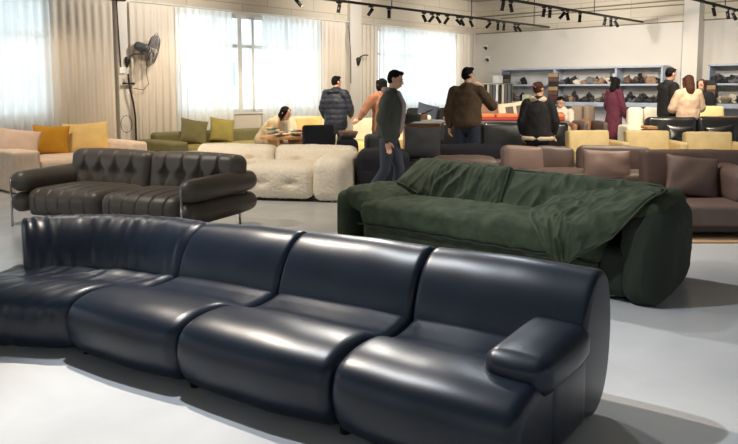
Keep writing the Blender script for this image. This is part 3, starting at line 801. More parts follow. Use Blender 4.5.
# ------------------------------------------------------------------ yellow chairs
def ychair(label, u, Y, rz, w, top, seat=True):
    t = thing('armchair', label, 'armchair', XD(u, Y + .55) - Vector((-math.sin(rz), math.cos(rz), 0)) * .55, rz)
    part('back_cushion', rbox(w, .16, .50, .03, 20, (.0, .03, .005), wr(.008, 6, 6, 6, u)), M_wheat, t, (0, .55, top - .50), (R(-8), 0, 0))
    part('seat', rbox(w, .6, .20, .05, 12, (0, 0, .02)), M_wheat, t, (0, .3, .24))
    part('armrest', rbox(.11, .62, .42, .04, 10), M_wheat, t, (w / 2 + .05, .42, top - .55))
    part('armrest', rbox(.11, .62, .42, .04, 10), M_wheat, t, (-w / 2 - .05, .35, top - .64))
    part('frame', rbox(w + .1, .6, .05, .02, 6), M_wood, t, (0, .35, .18))
    for x in (-1, 1):
        for y in (.08, .58): part('leg', cyl(x * (w / 2), y, 0, .19, .018, 8), M_wood, t)
ychair('wheat yellow armchair between the fur collar woman and the maroon coat', 589, 9.4, R(6), .58, .80)
ychair('wheat yellow armchair in front of the white sofa, middle of three', 648, 9.4, R(-3), .58, .80)
ychair('wheat yellow armchair in front of the black leather sofa, rightmost of three', 709, 9.4, R(-4), .62, .78)
# black leather sofa right
bs = sofa('black leather sofa with crumpled cushions behind the rightmost yellow armchair', 'sofa', XD(652, 11.3), R(-4), 1.9, .9, M_blk, None, .48, .90, .62, .14, 2, bt=.24)
cushion('small black leather pillow on the black sofa at right', 'pillow', XD(680, 11.3) + Vector((0, 0, .47)), R(-4), .44, .34, .16, M_blk, -16, 4, 17)
cushion('black leather pillow on the right half of the black sofa', 'pillow', XD(724, 11.2) + Vector((0, 0, .47)), R(-4), .44, .34, .16, M_blk, -16, -6, 19)
# white sofa and lemon ottoman
ws = sofa('white cream sofa right of the maroon coat woman', 'sofa', XD(627, 13.8), R(-8), .92, .9, M_cream, None, .52, 1.00, .66, .16, 2, bt=.22)
cs2 = sofa('bright lemon sofa back right of the beige jacket woman', 'sofa', XD(695, 13.2), R(-6), .76, .6, M_lemon, None, .5, 1.05, .7, .08, 1, bt=.2)
ottoman('orange tan leather ottoman beside the lemon sofa', XD(722, 12.75), R(-4), .75, .5, .88, M_tan, 5)
# wood stack
ws_ = thing('wood_crate', 'small stack of orange wood boards left of the black leather sofa', 'crate', XD(649, 11.8))
for k in range(3): part('board', box(-.08, .08, -.15, .15, .62 + k * .055, .66 + k * .055), M_wood if k != 1 else M_red, ws_, smooth=False)
part('base', box(-.06, .06, -.14, .14, 0, .62), M_wood, ws_, smooth=False)
# brown armchairs near the seated person, grey brown sofa
sofa('tan leather armchair in front of the seated person in white', 'armchair', XD(549, 13.2), R(-4), .52, .8, M_tan, None, .5, .92, .74, .1, 1, name='armchair')
sofa('dark brown leather armchair left of the maroon coat woman', 'armchair', XD(583, 13.0), R(0), .46, .8, M_brown, M_tan, .5, .80, .78, .1, 1, name='armchair')
sofa('grey brown sofa against the shelving left of the maroon coat woman', 'sofa', XD(566, 15.1), R(-10), .8, .8, mat('grey_brown_fabric', (140, 122, 104), .9), None, .5, 1.02, .7, .14, 2)
cushion('red cushion on the chair beside the fur collar woman', 'cushion', XD(559, 12.9) + Vector((0, 0, .52)), R(-4), .30, .26, .12, M_red, -10, 8, 2, name='cushion')
sofa('beige armchair right beside the fur collar woman', 'armchair', XD(563, 11.45), R(12), .5, .6, mat('sand_fabric', (180, 160, 128), .9), None, .42, .76, .6, .1, 1, name='armchair')
# beige cushions with brown squares behind the counter
for k, (u, m, w) in enumerate(((491, M_tan, .36), (513, M_cream, .62))):
    cu_ = cushion(('tan cushion behind the orange boxes beside the brown jacket man', 'cream cushion with brown square patches behind the orange boxes')[k], 'cushion', XD(u, 13.6) + Vector((0, 0, .76)), R(-4), w, .38, .14, m, -14, -8, 31 + k, name='cushion')
    if k: [part('patch', box(x - .07, x + .07, -.078, -.05, .10, .28), M_brown, cu_, smooth=False) for x in (-.04, .16)]
sofa('tan bench sofa behind the red runner, carrying two cushions', 'sofa', XD(478, 13.3), R(-3), 1.25, .7, M_tan, None, .78, .80, .74, .1, 1, bt=.15)

# ------------------------------------------------------------------ shelving on the back wall
def wl(a, b, z): return W(a, b, z)
def shelf_unit(label, b0, b1, divs, extra_low=False):
    t = thing('shelving_unit', label, 'shelf', W(.42, b0), ROOM_ROT)
    L_ = b1 - b0
    for z in (1.86, 1.47, 1.06, .55): part('shelf_board', box(0, L_, 0, .40, z - .025, z + .015), M_shelf, t, smooth=False)
    part('front_lip', box(0, L_, -.012, 0, .98, 1.05), M_shelf, t, smooth=False)
    for x in [0, L_ - .05] + divs:
        part('upright', box(x, x + .04, 0, .40, 0, 1.86), M_shelf, t, smooth=False)
    part('back_panel', box(.04, L_ - .05, .385, .395, .1, 1.85), mat('shelf_back', (196, 196, 196), .7), t, smooth=False)
    return t
aS = .42
sb0, sb1 = B_of(500, aS), B_of(661, aS)
sd = [B_of(552, aS) - sb0, B_of(613, aS) - sb0]
shelf_unit('long pale blue metal shelving unit filled with leather samples, left of the pillar', sb0, sb1, sd)
sr0 = B_of(705, aS); shelf_unit('pale blue metal shelving unit right of the pillar at the right edge', sr0, sr0 + 2.6, [1.3])
SM = [mat('hide_%s' % n, c, .6, .3, 60) for n, c in (('black', (30, 30, 32)), ('brown', (92, 66, 52)), ('grey', (96, 96, 98)), ('tan', (152, 122, 94)), ('maroon', (86, 44, 46)), ('cream', (206, 196, 176)), ('olive', (92, 90, 70)))]
SN = ['black', 'brown', 'grey', 'tan', 'maroon', 'cream', 'olive']
def hide_mesh(seed, m):
    w, h = .30, .16
    if seed % 2 == 0:   # folded heap with several peaks
        P = [ell((random.uniform(-.1, .1), random.uniform(-.06, .06), .05), (random.uniform(.06, .12), .08, random.uniform(.05, .10)), 14, (0, random.uniform(-.5, .5), 0)) for _ in range(4)]
    else:               # slumped rolls
        P = [tube([(-.12 + random.uniform(-.03, .03), random.uniform(-.06, .06), .04 + .05 * k), (random.uniform(-.03, .03), 0, .06 + .05 * k + random.uniform(0, .05)), (.13, random.uniform(-.06, .06), .035 + .04 * k)], [.035, .05, .03], 10) for k in range(3)]
    V, Fc = join(*P)
    def fn(c, n):
        c = c + n * .035 * noise.noise(c * 18 + Vector((seed, 0, 0))) + n * .02 * noise.noise(c * 45); c.z = max(.0, c.z); return c
    return remesh((V, Fc), m, .014, fn, 1, 'leather_hide')
random.seed(11)
hides = {}
for i, m in enumerate(SM):
    for v in range(2): hides[(i, v)] = hide_mesh(i * 2 + v, m)
def bundles(b0, b1, z, n, weights, where, skip=()):
    n = int(n * 1.5 + .5)
    for k in range(n):
        b = b0 + (b1 - b0) * (k + .5) / n + random.uniform(-.04, .04)
        i = random.choices(range(7), weights)[0]
        o = bpy.data.objects.new('leather_hide', hides[(i, random.randint(0, 1))]); col.objects.link(o)
        o.location = W(aS - random.uniform(.14, .22), b, z + .016); o.rotation_euler = (0, 0, random.uniform(0, 3.1)); s = random.uniform(.6, .9)
        o.scale = (s, s, s * random.uniform(.8, 1.3))
        tag(o, 'crumpled %s leather hide sample %s' % (SN[i], where), 'leather sample', '%s hide samples %s' % (SN[i], where))
wt = (7, 3, 3, 2, 1, 1, 1)
up, lo = 1.47, 1.06
bundles(B_of(558, aS), B_of(576, aS), up, 3, (4, 2, 4, 0, 0, 1, 0), 'on the upper board, left bay behind the seated person')
bundles(B_of(580, aS), B_of(606, aS), up, 6, wt, 'on the upper board left of the maroon coat woman')
bundles(B_of(560, aS), B_of(604, aS), lo, 9, (5, 3, 3, 3, 2, 2, 2), 'on the lower board left of the maroon coat woman')
bundles(B_of(622, aS), B_of(660, aS), up, 7, (6, 4, 3, 3, 0, 1, 1), 'on the upper board right of the maroon coat woman')
bundles(B_of(622, aS), B_of(660, aS), lo, 8, (7, 2, 3, 1, 0, 1, 1), 'on the lower board right of the maroon coat woman')
bundles(B_of(710, aS), B_of(745, aS), up, 6, (8, 2, 2, 1, 0, 0, 0), 'on the upper board of the right edge shelf')
bundles(B_of(710, aS), B_of(745, aS), lo, 6, (4, 2, 2, 3, 0, 3, 2), 'on the lower board of the right edge shelf')
bundles(B_of(506, aS), B_of(520, aS), lo, 2, (6, 1, 1, 0, 0, 0, 0), 'on the lower board at left end of long shelf')
bundles(B_of(516, aS), B_of(519, aS), up, 1, (6, 0, 0, 0, 0, 0, 0), 'on the upper board at left end of long shelf')
# hanging sample boards
def sample_board(label, u, a, z0, z1, w, cols):
    t = thing('sample_board', label, 'sample board', W(a, B_of(u, a), 0), ROOM_ROT)
    n = len(cols); 
    part('backing', box(-w / 2, w / 2, .0, .02, z0, z1), M_black, t, smooth=False)
    for k, c in enumerate(cols):
        za = z1 - (z1 - z0) * (k + 1) / n + .01; zb = z1 - (z1 - z0) * k / n - .005
        part('sample', box(-w / 2 + .008, w / 2 - .008, -.012, -.001, za, zb), c, t, smooth=False)
    part('post', cyl(0, .03, 0, z1, .012, 8), M_steel, t)
    part('base', box(-w / 2, w / 2, -.1, .14, 0, .02), M_steel, t, smooth=False)
sample_board('tall board of grey and brown samples at left end of long shelf', 505, .62, 1.35, 1.80, .24, [SM[2], SM[0], SM[6], SM[1], SM[3]])
sample_board('tall board of dark brown samples dividing the long shelf behind the seated person', 552, .66, 1.02, 1.74, .26, [SM[3], SM[1], SM[0], SM[3], SM[1], SM[4], SM[0]])
sample_board('board of tan and dark samples at the left end of the right edge shelf', 709, .62, 1.15, 1.55, .20, [SM[0], SM[3], SM[1], SM[0]])
rk = thing('swatch_rack', 'metal rack of hanging grey swatch strips beside the room corner', 'rack', W(1.1, B_of(478, 1.1), 0), ROOM_ROT)
part('rail', tube([(0, 0, 1.5), (.95, 0, 1.5)], .012, 8), M_steel, rk)
for x in (0, .95): part('post', cyl(x, 0, 0, 1.5, .014, 8), M_steel, rk)
for k in range(11):
    part('swatch_strip', xf(box(-.028, .028, -.10, .10, 0, .58), (.06 + k * .083, 0, .9), (0, 0, R(20))), (SM[2], M_plas, SM[0], SM[5], SM[2])[k % 5], rk, smooth=False)
rk2 = thing('display_stand', 'white pillar display stand with a wooden foot in front of the shelf end', 'stand', W(.72, B_of(497, .72), 0), ROOM_ROT)
part('upper_block', box(-.09, .09, -.08, .08, 1.36, 1.70), M_plas, rk2, smooth=False)
part('stem', cyl(0, 0, .2, 1.4, .03, 10), M_steel, rk2)
part('lower_block', box(-.08, .08, -.08, .08, .98, 1.22), M_plas, rk2, smooth=False)
part('base', box(-.08, .08, -.08, .08, 0, .98), M_wood, rk2, smooth=False)
# small card on lower shelf and tote, speakers on wall near corner
tag(part('card_box', wbox(.20, .3, B_of(519, aS), B_of(526, aS), 1.077, 1.24), mat('lime_card', (206, 214, 176), .7), None, smooth=False), 'pale green card standing on the lower board of the long shelf', 'card')
tag(part('white_paper', wbox(.2, .22, B_of(607, aS), B_of(612, aS), 1.487, 1.72), M_plas, None, smooth=False), 'white paper standing on the upper shelf above the maroon coat woman shoulder', 'paper')
for k, (z, lb) in enumerate(((2.42, 'upper'), (2.12, 'lower'))):
    t = thing('wall_camera', '%s of two small black devices mounted on the back wall by the corner' % lb, 'camera', W(0, .35 + .06 * k, z), ROOM_ROT)
    part('mount', box(-.05, .07, -.03, 0, -.05, .1), M_plas, t, smooth=False)
    part('body', tube([(0, -.04, .02), (.07, -.10, -.01)], .035, 12), M_black, t)

# ------------------------------------------------------------------ wall fans
def fan(label, u, z, s, yaw, b=.1):
    a = A_of(u, b); t = thing('wall_fan', label, 'fan', W(a, b, z), LEFT_ROT)   # local x along the wall, -y into the room
    t.scale = (s, s, s)
    M_fan = mat('fan_grey', (70, 72, 76), .4)
    part('bracket', xf(tube([(0, 0, -.10), (0, -.02, -.02), (0, -.02, .04)], [.02, .05, .045], 12), (0, 0, 0)), M_black, t)
    part('arm', tube([(0, -.03, .0), (.03, -.06, .09), (.08, -.11, .125), (.14, -.16, .13), (.21, -.22, .13)], .016, 10), M_fan, t)
    hd = put('motor', mesh('motor', *join(tube([(-.08, 0, 0), (.06, 0, 0)], [.085, .075], 18), xf(tube([(0, 0, -.12), (0, 0, 0)], .03, 10))), M_fan), t, (.21, -.22, .25), (0, R(16), R(yaw)))
    cage = []
    for k in range(36):
        an = 2 * PI * k / 36
        cage.append(tube([(.09, .05 * math.cos(an), .05 * math.sin(an)), (.12, .24 * math.cos(an), .24 * math.sin(an)), (.18, .33 * math.cos(an), .33 * math.sin(an)), (.25, .24 * math.cos(an), .24 * math.sin(an)), (.275, .04 * math.cos(an), .04 * math.sin(an))], .0026, 5))
    for rr, x in ((.33, .18), (.24, .12), (.24, .25), (.05, .275)):
        ring = [(x, rr * math.cos(2 * PI * q / 32), rr * math.sin(2 * PI * q / 32)) for q in range(33)]
        cage.append(tube(ring, .005, 6))
    g = part('cage', join(*cage), M_fan, t, (.21, -.22, .25), (0, R(16), R(yaw)))
    bl_ = []
    for k in range(3):
        an = 2 * PI * k / 3
        V, Fc = rbox(.012, .13, .24, .005, 10, fn=lambda q, n, g_: Vector((q.x + q.y * .5 * (1 - .3 * g_[2]), q.y * (1 + .35 * g_[2]), q.z)))
        bl_.append(xf(([v + Vector((0, 0, .04)) for v in V], Fc), (.18, 0, 0), (an, 0, 0)))
    part('blade', join(*bl_), mat('fan_blade', (112, 104, 110), .35), t, (.21, -.22, .25), (0, R(16), R(yaw)))
    return t
fan('large grey wall fan on a curved arm beside the left pilaster', 129, 1.82, .88, -40, .1)
fan2 = thing('fan_arm', 'small black bracket arm on the far pilaster above the puffer coat man', 'bracket', W(A_of(357, .14), .14, 1.98), LEFT_ROT)
part('arm', tube([(.02, -.02, 0), (.04, -.06, .08), (.10, -.12, .12), (.18, -.16, .12)], .014, 8), M_black, fan2)
part('bracket', tube([(.02, -.02, -.08), (.02, -.03, .02)], [.03, .055], 10), M_black, fan2)
# cables on the pilaster
def cable(label, pts, r=.010, m=M_black): 
    return tag(part('cable', tube(pts, r, 6), m, None), label, 'cable')
aP = A_of(124, .11)
cable('thin black cable running down the left pilaster above the fan', [W(aP + .06, .11, 3.0), W(aP + .04, .11, 2.3), W(aP + .02, .11, 1.72)])
tag(part('outlet', wbox(aP - .06, aP + .04, .09, .115, 1.62, 1.72), M_plas, None, smooth=False), 'small white outlet box on the left pilaster under the fan', 'outlet')
aQ = A_of(131, .18)
cable('thick dark cable dangling below the fan to behind the olive sofa', [W(aQ + .02, .18, 1.60), W(aQ + .0, .19, 1.35), W(aQ - .05, .19, 1.15), W(aQ - .08, .19, .9), W(aQ - .08, .19, .1)], .016)
tag(part('cable_clip', wbox(aQ - .10, aQ + .10, .13, .17, 1.44, 1.47), M_black, None, smooth=False), 'small black clip holding the thick cable below the fan', 'clip')
cable('thin looping fan cord hanging against the beige drape', [W(aQ - .28, .25, 1.95), W(aQ - .28, .24, 1.6), W(aQ - .32, .22, 1.45), W(aQ - .22, .22, 1.35), W(aQ - .05, .2, 1.38)], .006)
aR = A_of(126, .18)
cable('thin wire loop hanging low beside the left pilaster', [W(aR + .10 * math.cos(t / 12 * 2 * PI), .2, .80 + .14 * math.sin(t / 12 * 2 * PI)) for t in range(13)], .005)
cable('black cable hanging down the far pilaster', [W(A_of(350, .2), .17, 2.70), W(A_of(352, .2), .17, 2.1), W(A_of(352, .2), .17, 1.5)], .008)

# ------------------------------------------------------------------ ceiling tracks with spot heads
def head_proto():
    t = thing('spotlight', 'black cylinder track spotlight', 'spotlight', (0, 0, 0))
    part('adapter', box(-.06, .06, -.018, .018, -.035, 0), M_black, t, smooth=False)
    part('stem', cyl(0, 0, -.09, -.03, .008, 8), M_black, t)
    c = part('barrel', join(cyl(0, 0, -.12, .07, .036, 18), cyl(0, 0, -.125, -.12, .038, 18)), M_black, t, (0, 0, -.12))
    part('lens', cyl(0, 0, -.127, -.122, .028, 16), mat('lamp_lens', (255, 240, 215), .3), c)
    return t
HP = head_proto(); first = [True]
def track(label, p0, p1):
    p0, p1 = Vector(p0), Vector(p1); d = (p1 - p0); L_ = d.length
    t = thing('light_track', label, 'light track', p0, math.atan2(d.y, d.x))
    part('rail', box(0, L_, -.022, .022, 0, .04), M_track, t, smooth=False)
    n = int(L_ / 2.5)
    for k in range(n + 1):
        part('hanger', cyl(.3 + k * 2.5 if .3 + k * 2.5 < L_ else L_ - .1, 0, .04, CEIL - p0.z, .008, 6), M_black, t)
def on_track(p0, p1, u):
    p0, p1 = Vector(p0), Vector(p1); k = (u - 369) / F
    # solve p = p0 + t*(p1-p0) with x/y = k (pitch corrected by the point's height)
    def kk(t):
        p = p0 + (p1 - p0) * t; f = p.y * math.cos(T) - (p.z - H) * math.sin(T); return p.x / f - k
    lo_, hi_ = 0, 1
    for _ in range(50):
        m = (lo_ + hi_) / 2
        if kk(lo_) * kk(m) <= 0: hi_ = m
        else: lo_ = m
    return p0 + (p1 - p0) * lo_
def heads(p0, p1, rz, L_):
    for u, ty, tx, lb in L_:
        p = on_track(p0, p1, u)
        if first[0]: o = HP; o.location = p; o.rotation_euler.z = rz; first[0] = False
        else: o = dup(HP, p, rz)
        o['label'] = 'black cylinder spotlight, ' + lb; o.scale = (.85, .85, .75)
        o['group'] = 'track spotlights'
        b = [c for c in o.children if c.name.startswith('barrel')][0]
        b.rotation_euler = (R(tx), R(ty), -rz)
TZ = 2.82
u0 = Vector((.68, .733, 0))
t1b = G(549, 28, TZ); t1a = t1b - Lw * 11.0; t1b = t1b
track('front dark light track running to the far wall, left of the two', t1a, t1b)
t2b = G(649, 24, TZ); t2a = t2b - Lw * 10.5
track('dark light track running to the far wall, middle of the three', t2a, t2b)
t3a = G(700, 2, TZ) - Lw * 4.0; t3b = G(700, 2, TZ) + Lw * 4.5
track('dark light track in the top right corner of the photo', t3a, t3b)
rz = LEFT_ROT
heads(t1a, t1b, rz, [(339, 8, 0, 'leftmost on the left track'), (371, 32, 0, 'second on the left track with a tilt left'), (389, 0, 0, 'upright, above the grey jacket man'),
   (424, -22, 0, 'left one of the group above the farthest window'), (432, 36, 0, 'second of the group above the farthest window, tilted left'), (438, -30, 0, 'third of the group above the farthest window'), (447, 30, 0, 'fourth of the group above the farthest window'),
   (458, -40, 0, 'left of the crossed pair near the corner'), (462, -25, 0, 'right of the crossed pair near the corner'), (471, -22, 0, 'alone just at the room corner'),
   (489, 40, 0, 'tilted left, just right of the room corner'), (498, 2, 0, 'upright, left of a pair over the swatch rack'), (504, 4, 0, 'upright, right of a pair over the swatch rack'), (515, -20, 0, 'left of the last pair on the left track'), (518.5, -38, 0, 'last at the far end of the left track')])
heads(t2a, t2b, rz, [(503, 10, 0, 'left of the pair at the top of the middle track'), (511, -12, 0, 'right of the pair at the top of the middle track'), (544, 8, 0, 'third on the middle track'), (550, 2, 0, 'fourth on the middle track'),
   (563, 38, 0, 'tilted left in the middle of the middle track'), (567.5, -12, 0, 'right beside the one tilted left on the middle track'), (580, 2, 0, 'alone and upright on the middle track'), (605, 10, 0, 'left of the last three on the middle track'), (611, -4, 0, 'centre of the last three on the middle track'), (616, -28, 0, 'last of the three on the middle track')])
heads(t3a, t3b, rz, [(714, -18, 10, 'largest, left on the top right track'), (728, -10, 0, 'middle on the top right track'), (734, -25, 0, 'rightmost on the top right track')])
# short track over the window drape, one head hanging into view
t0a = G(297, -4, 2.86) - Lw * 3.0; t0b = G(297, -4, 2.86) + Lw * .6
track('dark light track above the middle window at the top edge', t0a, t0b)
heads(t0a, t0b, rz, [(297.5, -38, 0, 'alone above the right part of the middle window')])
# caged bulb and black fixture at the top left
fx = thing('wall_fixture', 'black fixture on the left pilaster at the top edge of the photo', 'fixture', W(A_of(118, .1), .1, 2.80), LEFT_ROT)
part('body', tube([(-.13, -.08, .0), (0, -.10, -.015), (.12, -.10, .0)], [.035, .03, .045], 12), M_black, fx); part('mount', box(-.03, .03, -.08, 0, -.02, .03), M_black, fx, smooth=False)

# ------------------------------------------------------------------ people
def hand(w, d, th, s=1, curl=.4, nrm=None):
    """w wrist, d direction of the hand, th direction of the thumb side"""
    w = Vector(w); d = Vector(d).normalized(); th = Vector(th); th = (th - d * th.dot(d)).normalized()
    pn = d.cross(th).normalized() if nrm is None else Vector(nrm)
    out = [tube([w - d * .02, w + d * .03, w + d * .085], [.024 * s, .036 * s, .038 * s], 12, .45, th)]
    for k, (o, ln) in enumerate(((.027, .070), (.009, .080), (-.009, .074), (-.026, .058))):
        b = w + d * .085 + th * o * s
        q1 = b + (d * math.cos(curl) + pn * math.sin(curl)) * ln * .5
        q2 = q1 + (d * math.cos(curl * 2) + pn * math.sin(curl * 2)) * ln * .5
        out.append(tube([b - d * .02, b, q1, q2], [.0095, .0095, .009, .0075], 8))
    b = w + d * .025 + th * .028
    out.append(tube([b, b + (d * .6 + th * .8).normalized() * .035, b + (d * .85 + th * .5).normalized() * .07 + pn * .01], [.013, .0115, .009], 8))
    return join(*out)
def rotY(p, ang, piv=(0, 0, 0)): pass
def lean(p, a, piv=.93):     # bend the upper body forward (towards -y)
    p = Vector(p); z = p.z - piv
    if z <= 0: return p
    return Vector((p.x, p.y * math.cos(a) - z * math.sin(a), piv + z * math.cos(a) + p.y * math.sin(a)))
def person(label, loc, rz, height=1.70, la=0, head=(0, 0), arms=None, legs=None, top=None, hem=.80, jm=None, tm=None, hair='short', hm=None, loose=.03, collar=None, female=False,
           hood=False, quilt=False, trim=None, open_front=None, skirt=0, hold=None, slv=0, sit=0, build=1.0):
    s = height / 1.785
    t = thing('person', label, 'person', loc, rz); t.scale = (s, s, s)
    sw = .165 if female else .185; sw *= build
    if sit: dz = sit
    else: dz = 0
    def U(x, y, z): q = lean((x, y, z), la); q.z += dz; return q
    arms = arms or {}; legs = legs or {}
    LE, LWt = arms.get('L', ((sw + .07, .03, 1.13), (sw + .08, -.05, .88)))[:2]; RE, RW = arms.get('R', ((-sw - .07, .03, 1.13), (-sw - .08, -.05, .88)))[:2]
    LE, LWt, RE, RW = [U(*p) for p in (LE, LWt, RE, RW)]
    LS, RS = U(sw, .01, 1.40), U(-sw, .01, 1.40)
    nk = U(0, .01, 1.46); nk2 = U(0, -.01, 1.53); hc = U(0, -.03, 1.615)
    LH, RH = Vector((.095, 0, .90 + dz)), Vector((-.095, 0, .90 + dz))
    LK, LA_ = [Vector(p) for p in legs.get('L', ((.10, -.02, .49), (.105, .03, .085)))]
    RK, RA = [Vector(p) for p in legs.get('R', ((-.10, -.02, .49), (-.105, .03, .085)))]
    # body: one continuous surface
    hr = (R(head[0]), 0, R(head[1])); HM = Euler(hr).to_matrix()
    def HL(p): return hc + HM @ (Vector(p) * 1.08)
    P = [tube([U(0, 0, .92), U(0, 0, 1.12), U(0, .005, 1.30), U(0, .01, 1.42)], [.125, .115, .14, .10], 18, .68),
         tube([nk - Vector((0, 0, .06)), nk, nk2, HL((0, .01, -.03))], [.06, .052, .052, .055], 14)]
    for S, E, Wr in ((LS, LE, LWt), (RS, RE, RW)):
        P.append(tube([U(0, .01, 1.39), S], [.06, .052], 12)); P.append(tube([S, S.lerp(E, .5), E], [.052, .043, .036], 12)); P.append(tube([E, E.lerp(Wr, .35), Wr], [.036, .036, .024], 12))
    for Hh, K, A in ((LH, LK, LA_), (RH, RK, RA)):
        P.append(tube([Hh, Hh.lerp(K, .5), K, K.lerp(A, .35), A], [.085, .072, .054, .050, .034], 12))
    P.append(ell(HL((0, .008, .025)), (.074, .092, .092), 20)); P.append(ell(HL((0, -.022, -.04)), (.056, .062, .070), 18))
    P.append(tube([HL((0, -.082, .012)), HL((0, -.098, -.018)), HL((0, -.086, -.026))], [.008, .0125, .011], 8))
    for sx in (-1, 1): P.append(ell(HL((sx * .076, .012, -.005)), (.008, .018, .030), 10))
    P.append(tube([HL((-.02, -.082, -.052)), HL((0, -.086, -.052)), HL((.02, -.082, -.052))], .0075, 8))
    for key, E, Wr, sx in (('L', LE, LWt, 1), ('R', RE, RW, -1)):
        d = (Wr - E).normalized(); A_ = arms.get(key, ())
        th = A_[2] if len(A_) > 2 and A_[2] else (0, -1, .1); cu = A_[3] if len(A_) > 3 else .35
        hd_ = Vector(A_[4]) if len(A_) > 4 else d
        P.append(hand(Wr, hd_, th, 1, cu if sx > 0 else cu))
    body = put('body', remesh(join(*P), M_skin, .0085, None, 2, 'body'), t)
    for sx in (-1, 1):
        part('eye', ell(HL((sx * .030, -.078, .008)), (.011, .007, .006), 8), M_eye, t)
        part('eyebrow', tube([HL((sx * .016, -.085, .028)), HL((sx * .044, -.077, .028))], .0035, 6), M_hair, t)
    part('mouth', tube([HL((-.018, -.089, -.052)), HL((.018, -.089, -.052))], .0045, 6), M_lip, t)
    # hair
    hm = hm or M_hair
    Hs = [ell(HL((0, .020, .040)), (.080, .090, .084), 20), ell(HL((0, .040, .005)), (.075, .064, .075), 18)]
    if hair == 'short': Hs += [ell(HL((0, -.040, .088)), (.055, .042, .028), 14)]
    if hair == 'long': Hs += [tube([HL((0, .04, .06)), HL((0, .06, -.04)), HL((0, .085, -.15)), HL((0, .08, -.24))], [.085, .088, .082, .05], 16, .62)] + [tube([HL((sx * .07, -.01, .05)), HL((sx * .082, .01, -.05)), HL((sx * .075, .03, -.14))], [.03, .026, .02], 10) for sx in (-1, 1)]
    if hair == 'bun': Hs += [ell(HL((0, .105, .055)), (.042, .036, .048), 12)]
    if hair == 'mid': Hs += [tube([HL((0, .04, .05)), HL((0, .055, -.06)), HL((0, .05, -.13))], [.085, .08, .055], 16, .7)] + [tube([HL((sx * .068, -.02, .06)), HL((sx * .080, .0, -.05)), HL((sx * .06, .01, -.11))], [.03, .026, .018], 10) for sx in (-1, 1)]
    def hfn(c, n):
        c = c + n * .006 * noise.noise(c * 40)
        return c
    put('hair', remesh(join(*Hs), hm, .011, hfn, 1, 'hair'), t)
    if hair == 'bun': part('hair_clip', tube([HL((-.02, .12, .02)), HL((0, .145, .05)), HL((.02, .12, .08))], .009, 8), mat('pink_clip', (170, 70, 96), .4), t)
    # jacket
    lo = loose; J = []
    top_h = .92
    torso = [(hem, .150, .185), (.95, .150, .18), (1.12, .148, .175), (1.28, .155, .18), (1.38, .145, .165), (1.44, .10, .11)]
    pts = []; rr = []
    for z, rf, rs in torso:
        if z < hem - .001 or hem < z < hem + .12: continue
        if z == hem: z = hem + .10
        q = U(0, .008, z) if z + 0 > .93 or not sit else Vector((0, .02, z + dz))
        k = skirt * max(0, (.95 - z)) 
        pts.append(q); rr.append((rs if not female else rs * .92) * build + lo * (1.0 if z < 1.35 else .5) + k)
    if hem < .7: pts.insert(1, Vector((0, .008, (hem + .95) / 2 + dz))); rr.insert(1, (rr[0] + rr[1]) / 2)
    J.append(tube(pts, rr, 24, .72))
    for S, E, Wr in ((LS, LE, LWt), (RS, RE, RW)):
        e2 = E.lerp(Wr, .92 - slv)
        J.append(tube([U(0, .01, 1.37), S + Vector((0, 0, -.012))], [.085, .066 + lo * .6], 16)); J.append(tube([S + Vector((0, 0, -.012)), S.lerp(E, .5), E], [.066 + lo * .6, .058 + lo * .7, .052 + lo * .7], 16)); J.append(tube([E, E.lerp(Wr, .5), e2], [.052 + lo * .7, .046 + lo * .6, .038 + lo * .4], 16))
    if hood:
        J.append(tube([U(-.11, .05, 1.46), U(-.06, .12, 1.44), U(0, .14, 1.42), U(.06, .12, 1.44), U(.11, .05, 1.46)], [.045, .055, .06, .055, .045], 14))
        J.append(tube([U(-.10, .03, 1.47), U(-.05, -.06, 1.47), U(.05, -.06, 1.47), U(.10, .03, 1.47)], .035, 10))
    else:
        J.append(tube([U(-.065, .03, 1.475), U(0, .075, 1.485), U(.065, .03, 1.475), U(.05, -.045, 1.45), U(0, -.07, 1.43), U(-.05, -.045, 1.45), U(-.065, .03, 1.475)], .026, 10))
    sd_ = hash(label) % 50 if False else len(label)
    def jf(c, n):
        k = noise.noise(Vector((c.x * 9 + sd_, c.y * 9, c.z * 7))); k2 = noise.noise(Vector((c.x * 20, c.y * 20 + sd_, c.z * 14)))
        q = c + n * (.012 * k + .006 * k2)
        if quilt: q += n * (.008 * abs(math.sin((c.z) * PI / .10)) - .004)
        return q
    jac = put('coat' if hem < .6 else 'jacket', remesh(join(*J), jm, .012, jf, 2, 'jacket'), t)
    if open_front:   # lighter top showing in an open front
        part('hoodie', join(tube([U(0, -.110 - lo, .98), U(0, -.13 - lo, 1.15), U(0, -.13 - lo, 1.32), U(0, -.085, 1.45)], [.06, .065, .065, .055], 14, .5, (1, 0, 0)),
            tube([U(-.09, .05, 1.48), U(0, .10, 1.48), U(.09, .05, 1.48), U(.05, -.06, 1.45)], .042, 10)), open_front, t)
    if collar: part('collar', tube([U(-.10, -.02, 1.44), U(-.085, .07, 1.46), U(0, .115, 1.455), U(.085, .07, 1.46), U(.10, -.02, 1.44), U(.06, -.10, 1.38)], [.042, .05, .056, .05, .042, .034], 12), collar, t)
    if trim:
        rr0 = rr[0] + .018; ring = [Vector((rr0 * math.cos(2 * PI * k / 28), .008 + rr0 * .72 * math.sin(2 * PI * k / 28), hem + .045 + dz)) for k in range(29)]
        part('hem_trim', tube(ring, .032, 10), trim, t)
        for E, Wr in ((LE, LWt), (RE, RW)): part('cuff', tube([E.lerp(Wr, .82), E.lerp(Wr, .90)], .05, 12), trim, t)
    # trousers and shoes
    Tz = [tube([Vector((0, 0, .86 + dz)), Vector((0, 0, .96 + dz))], [.145, .135], 18, .75)]
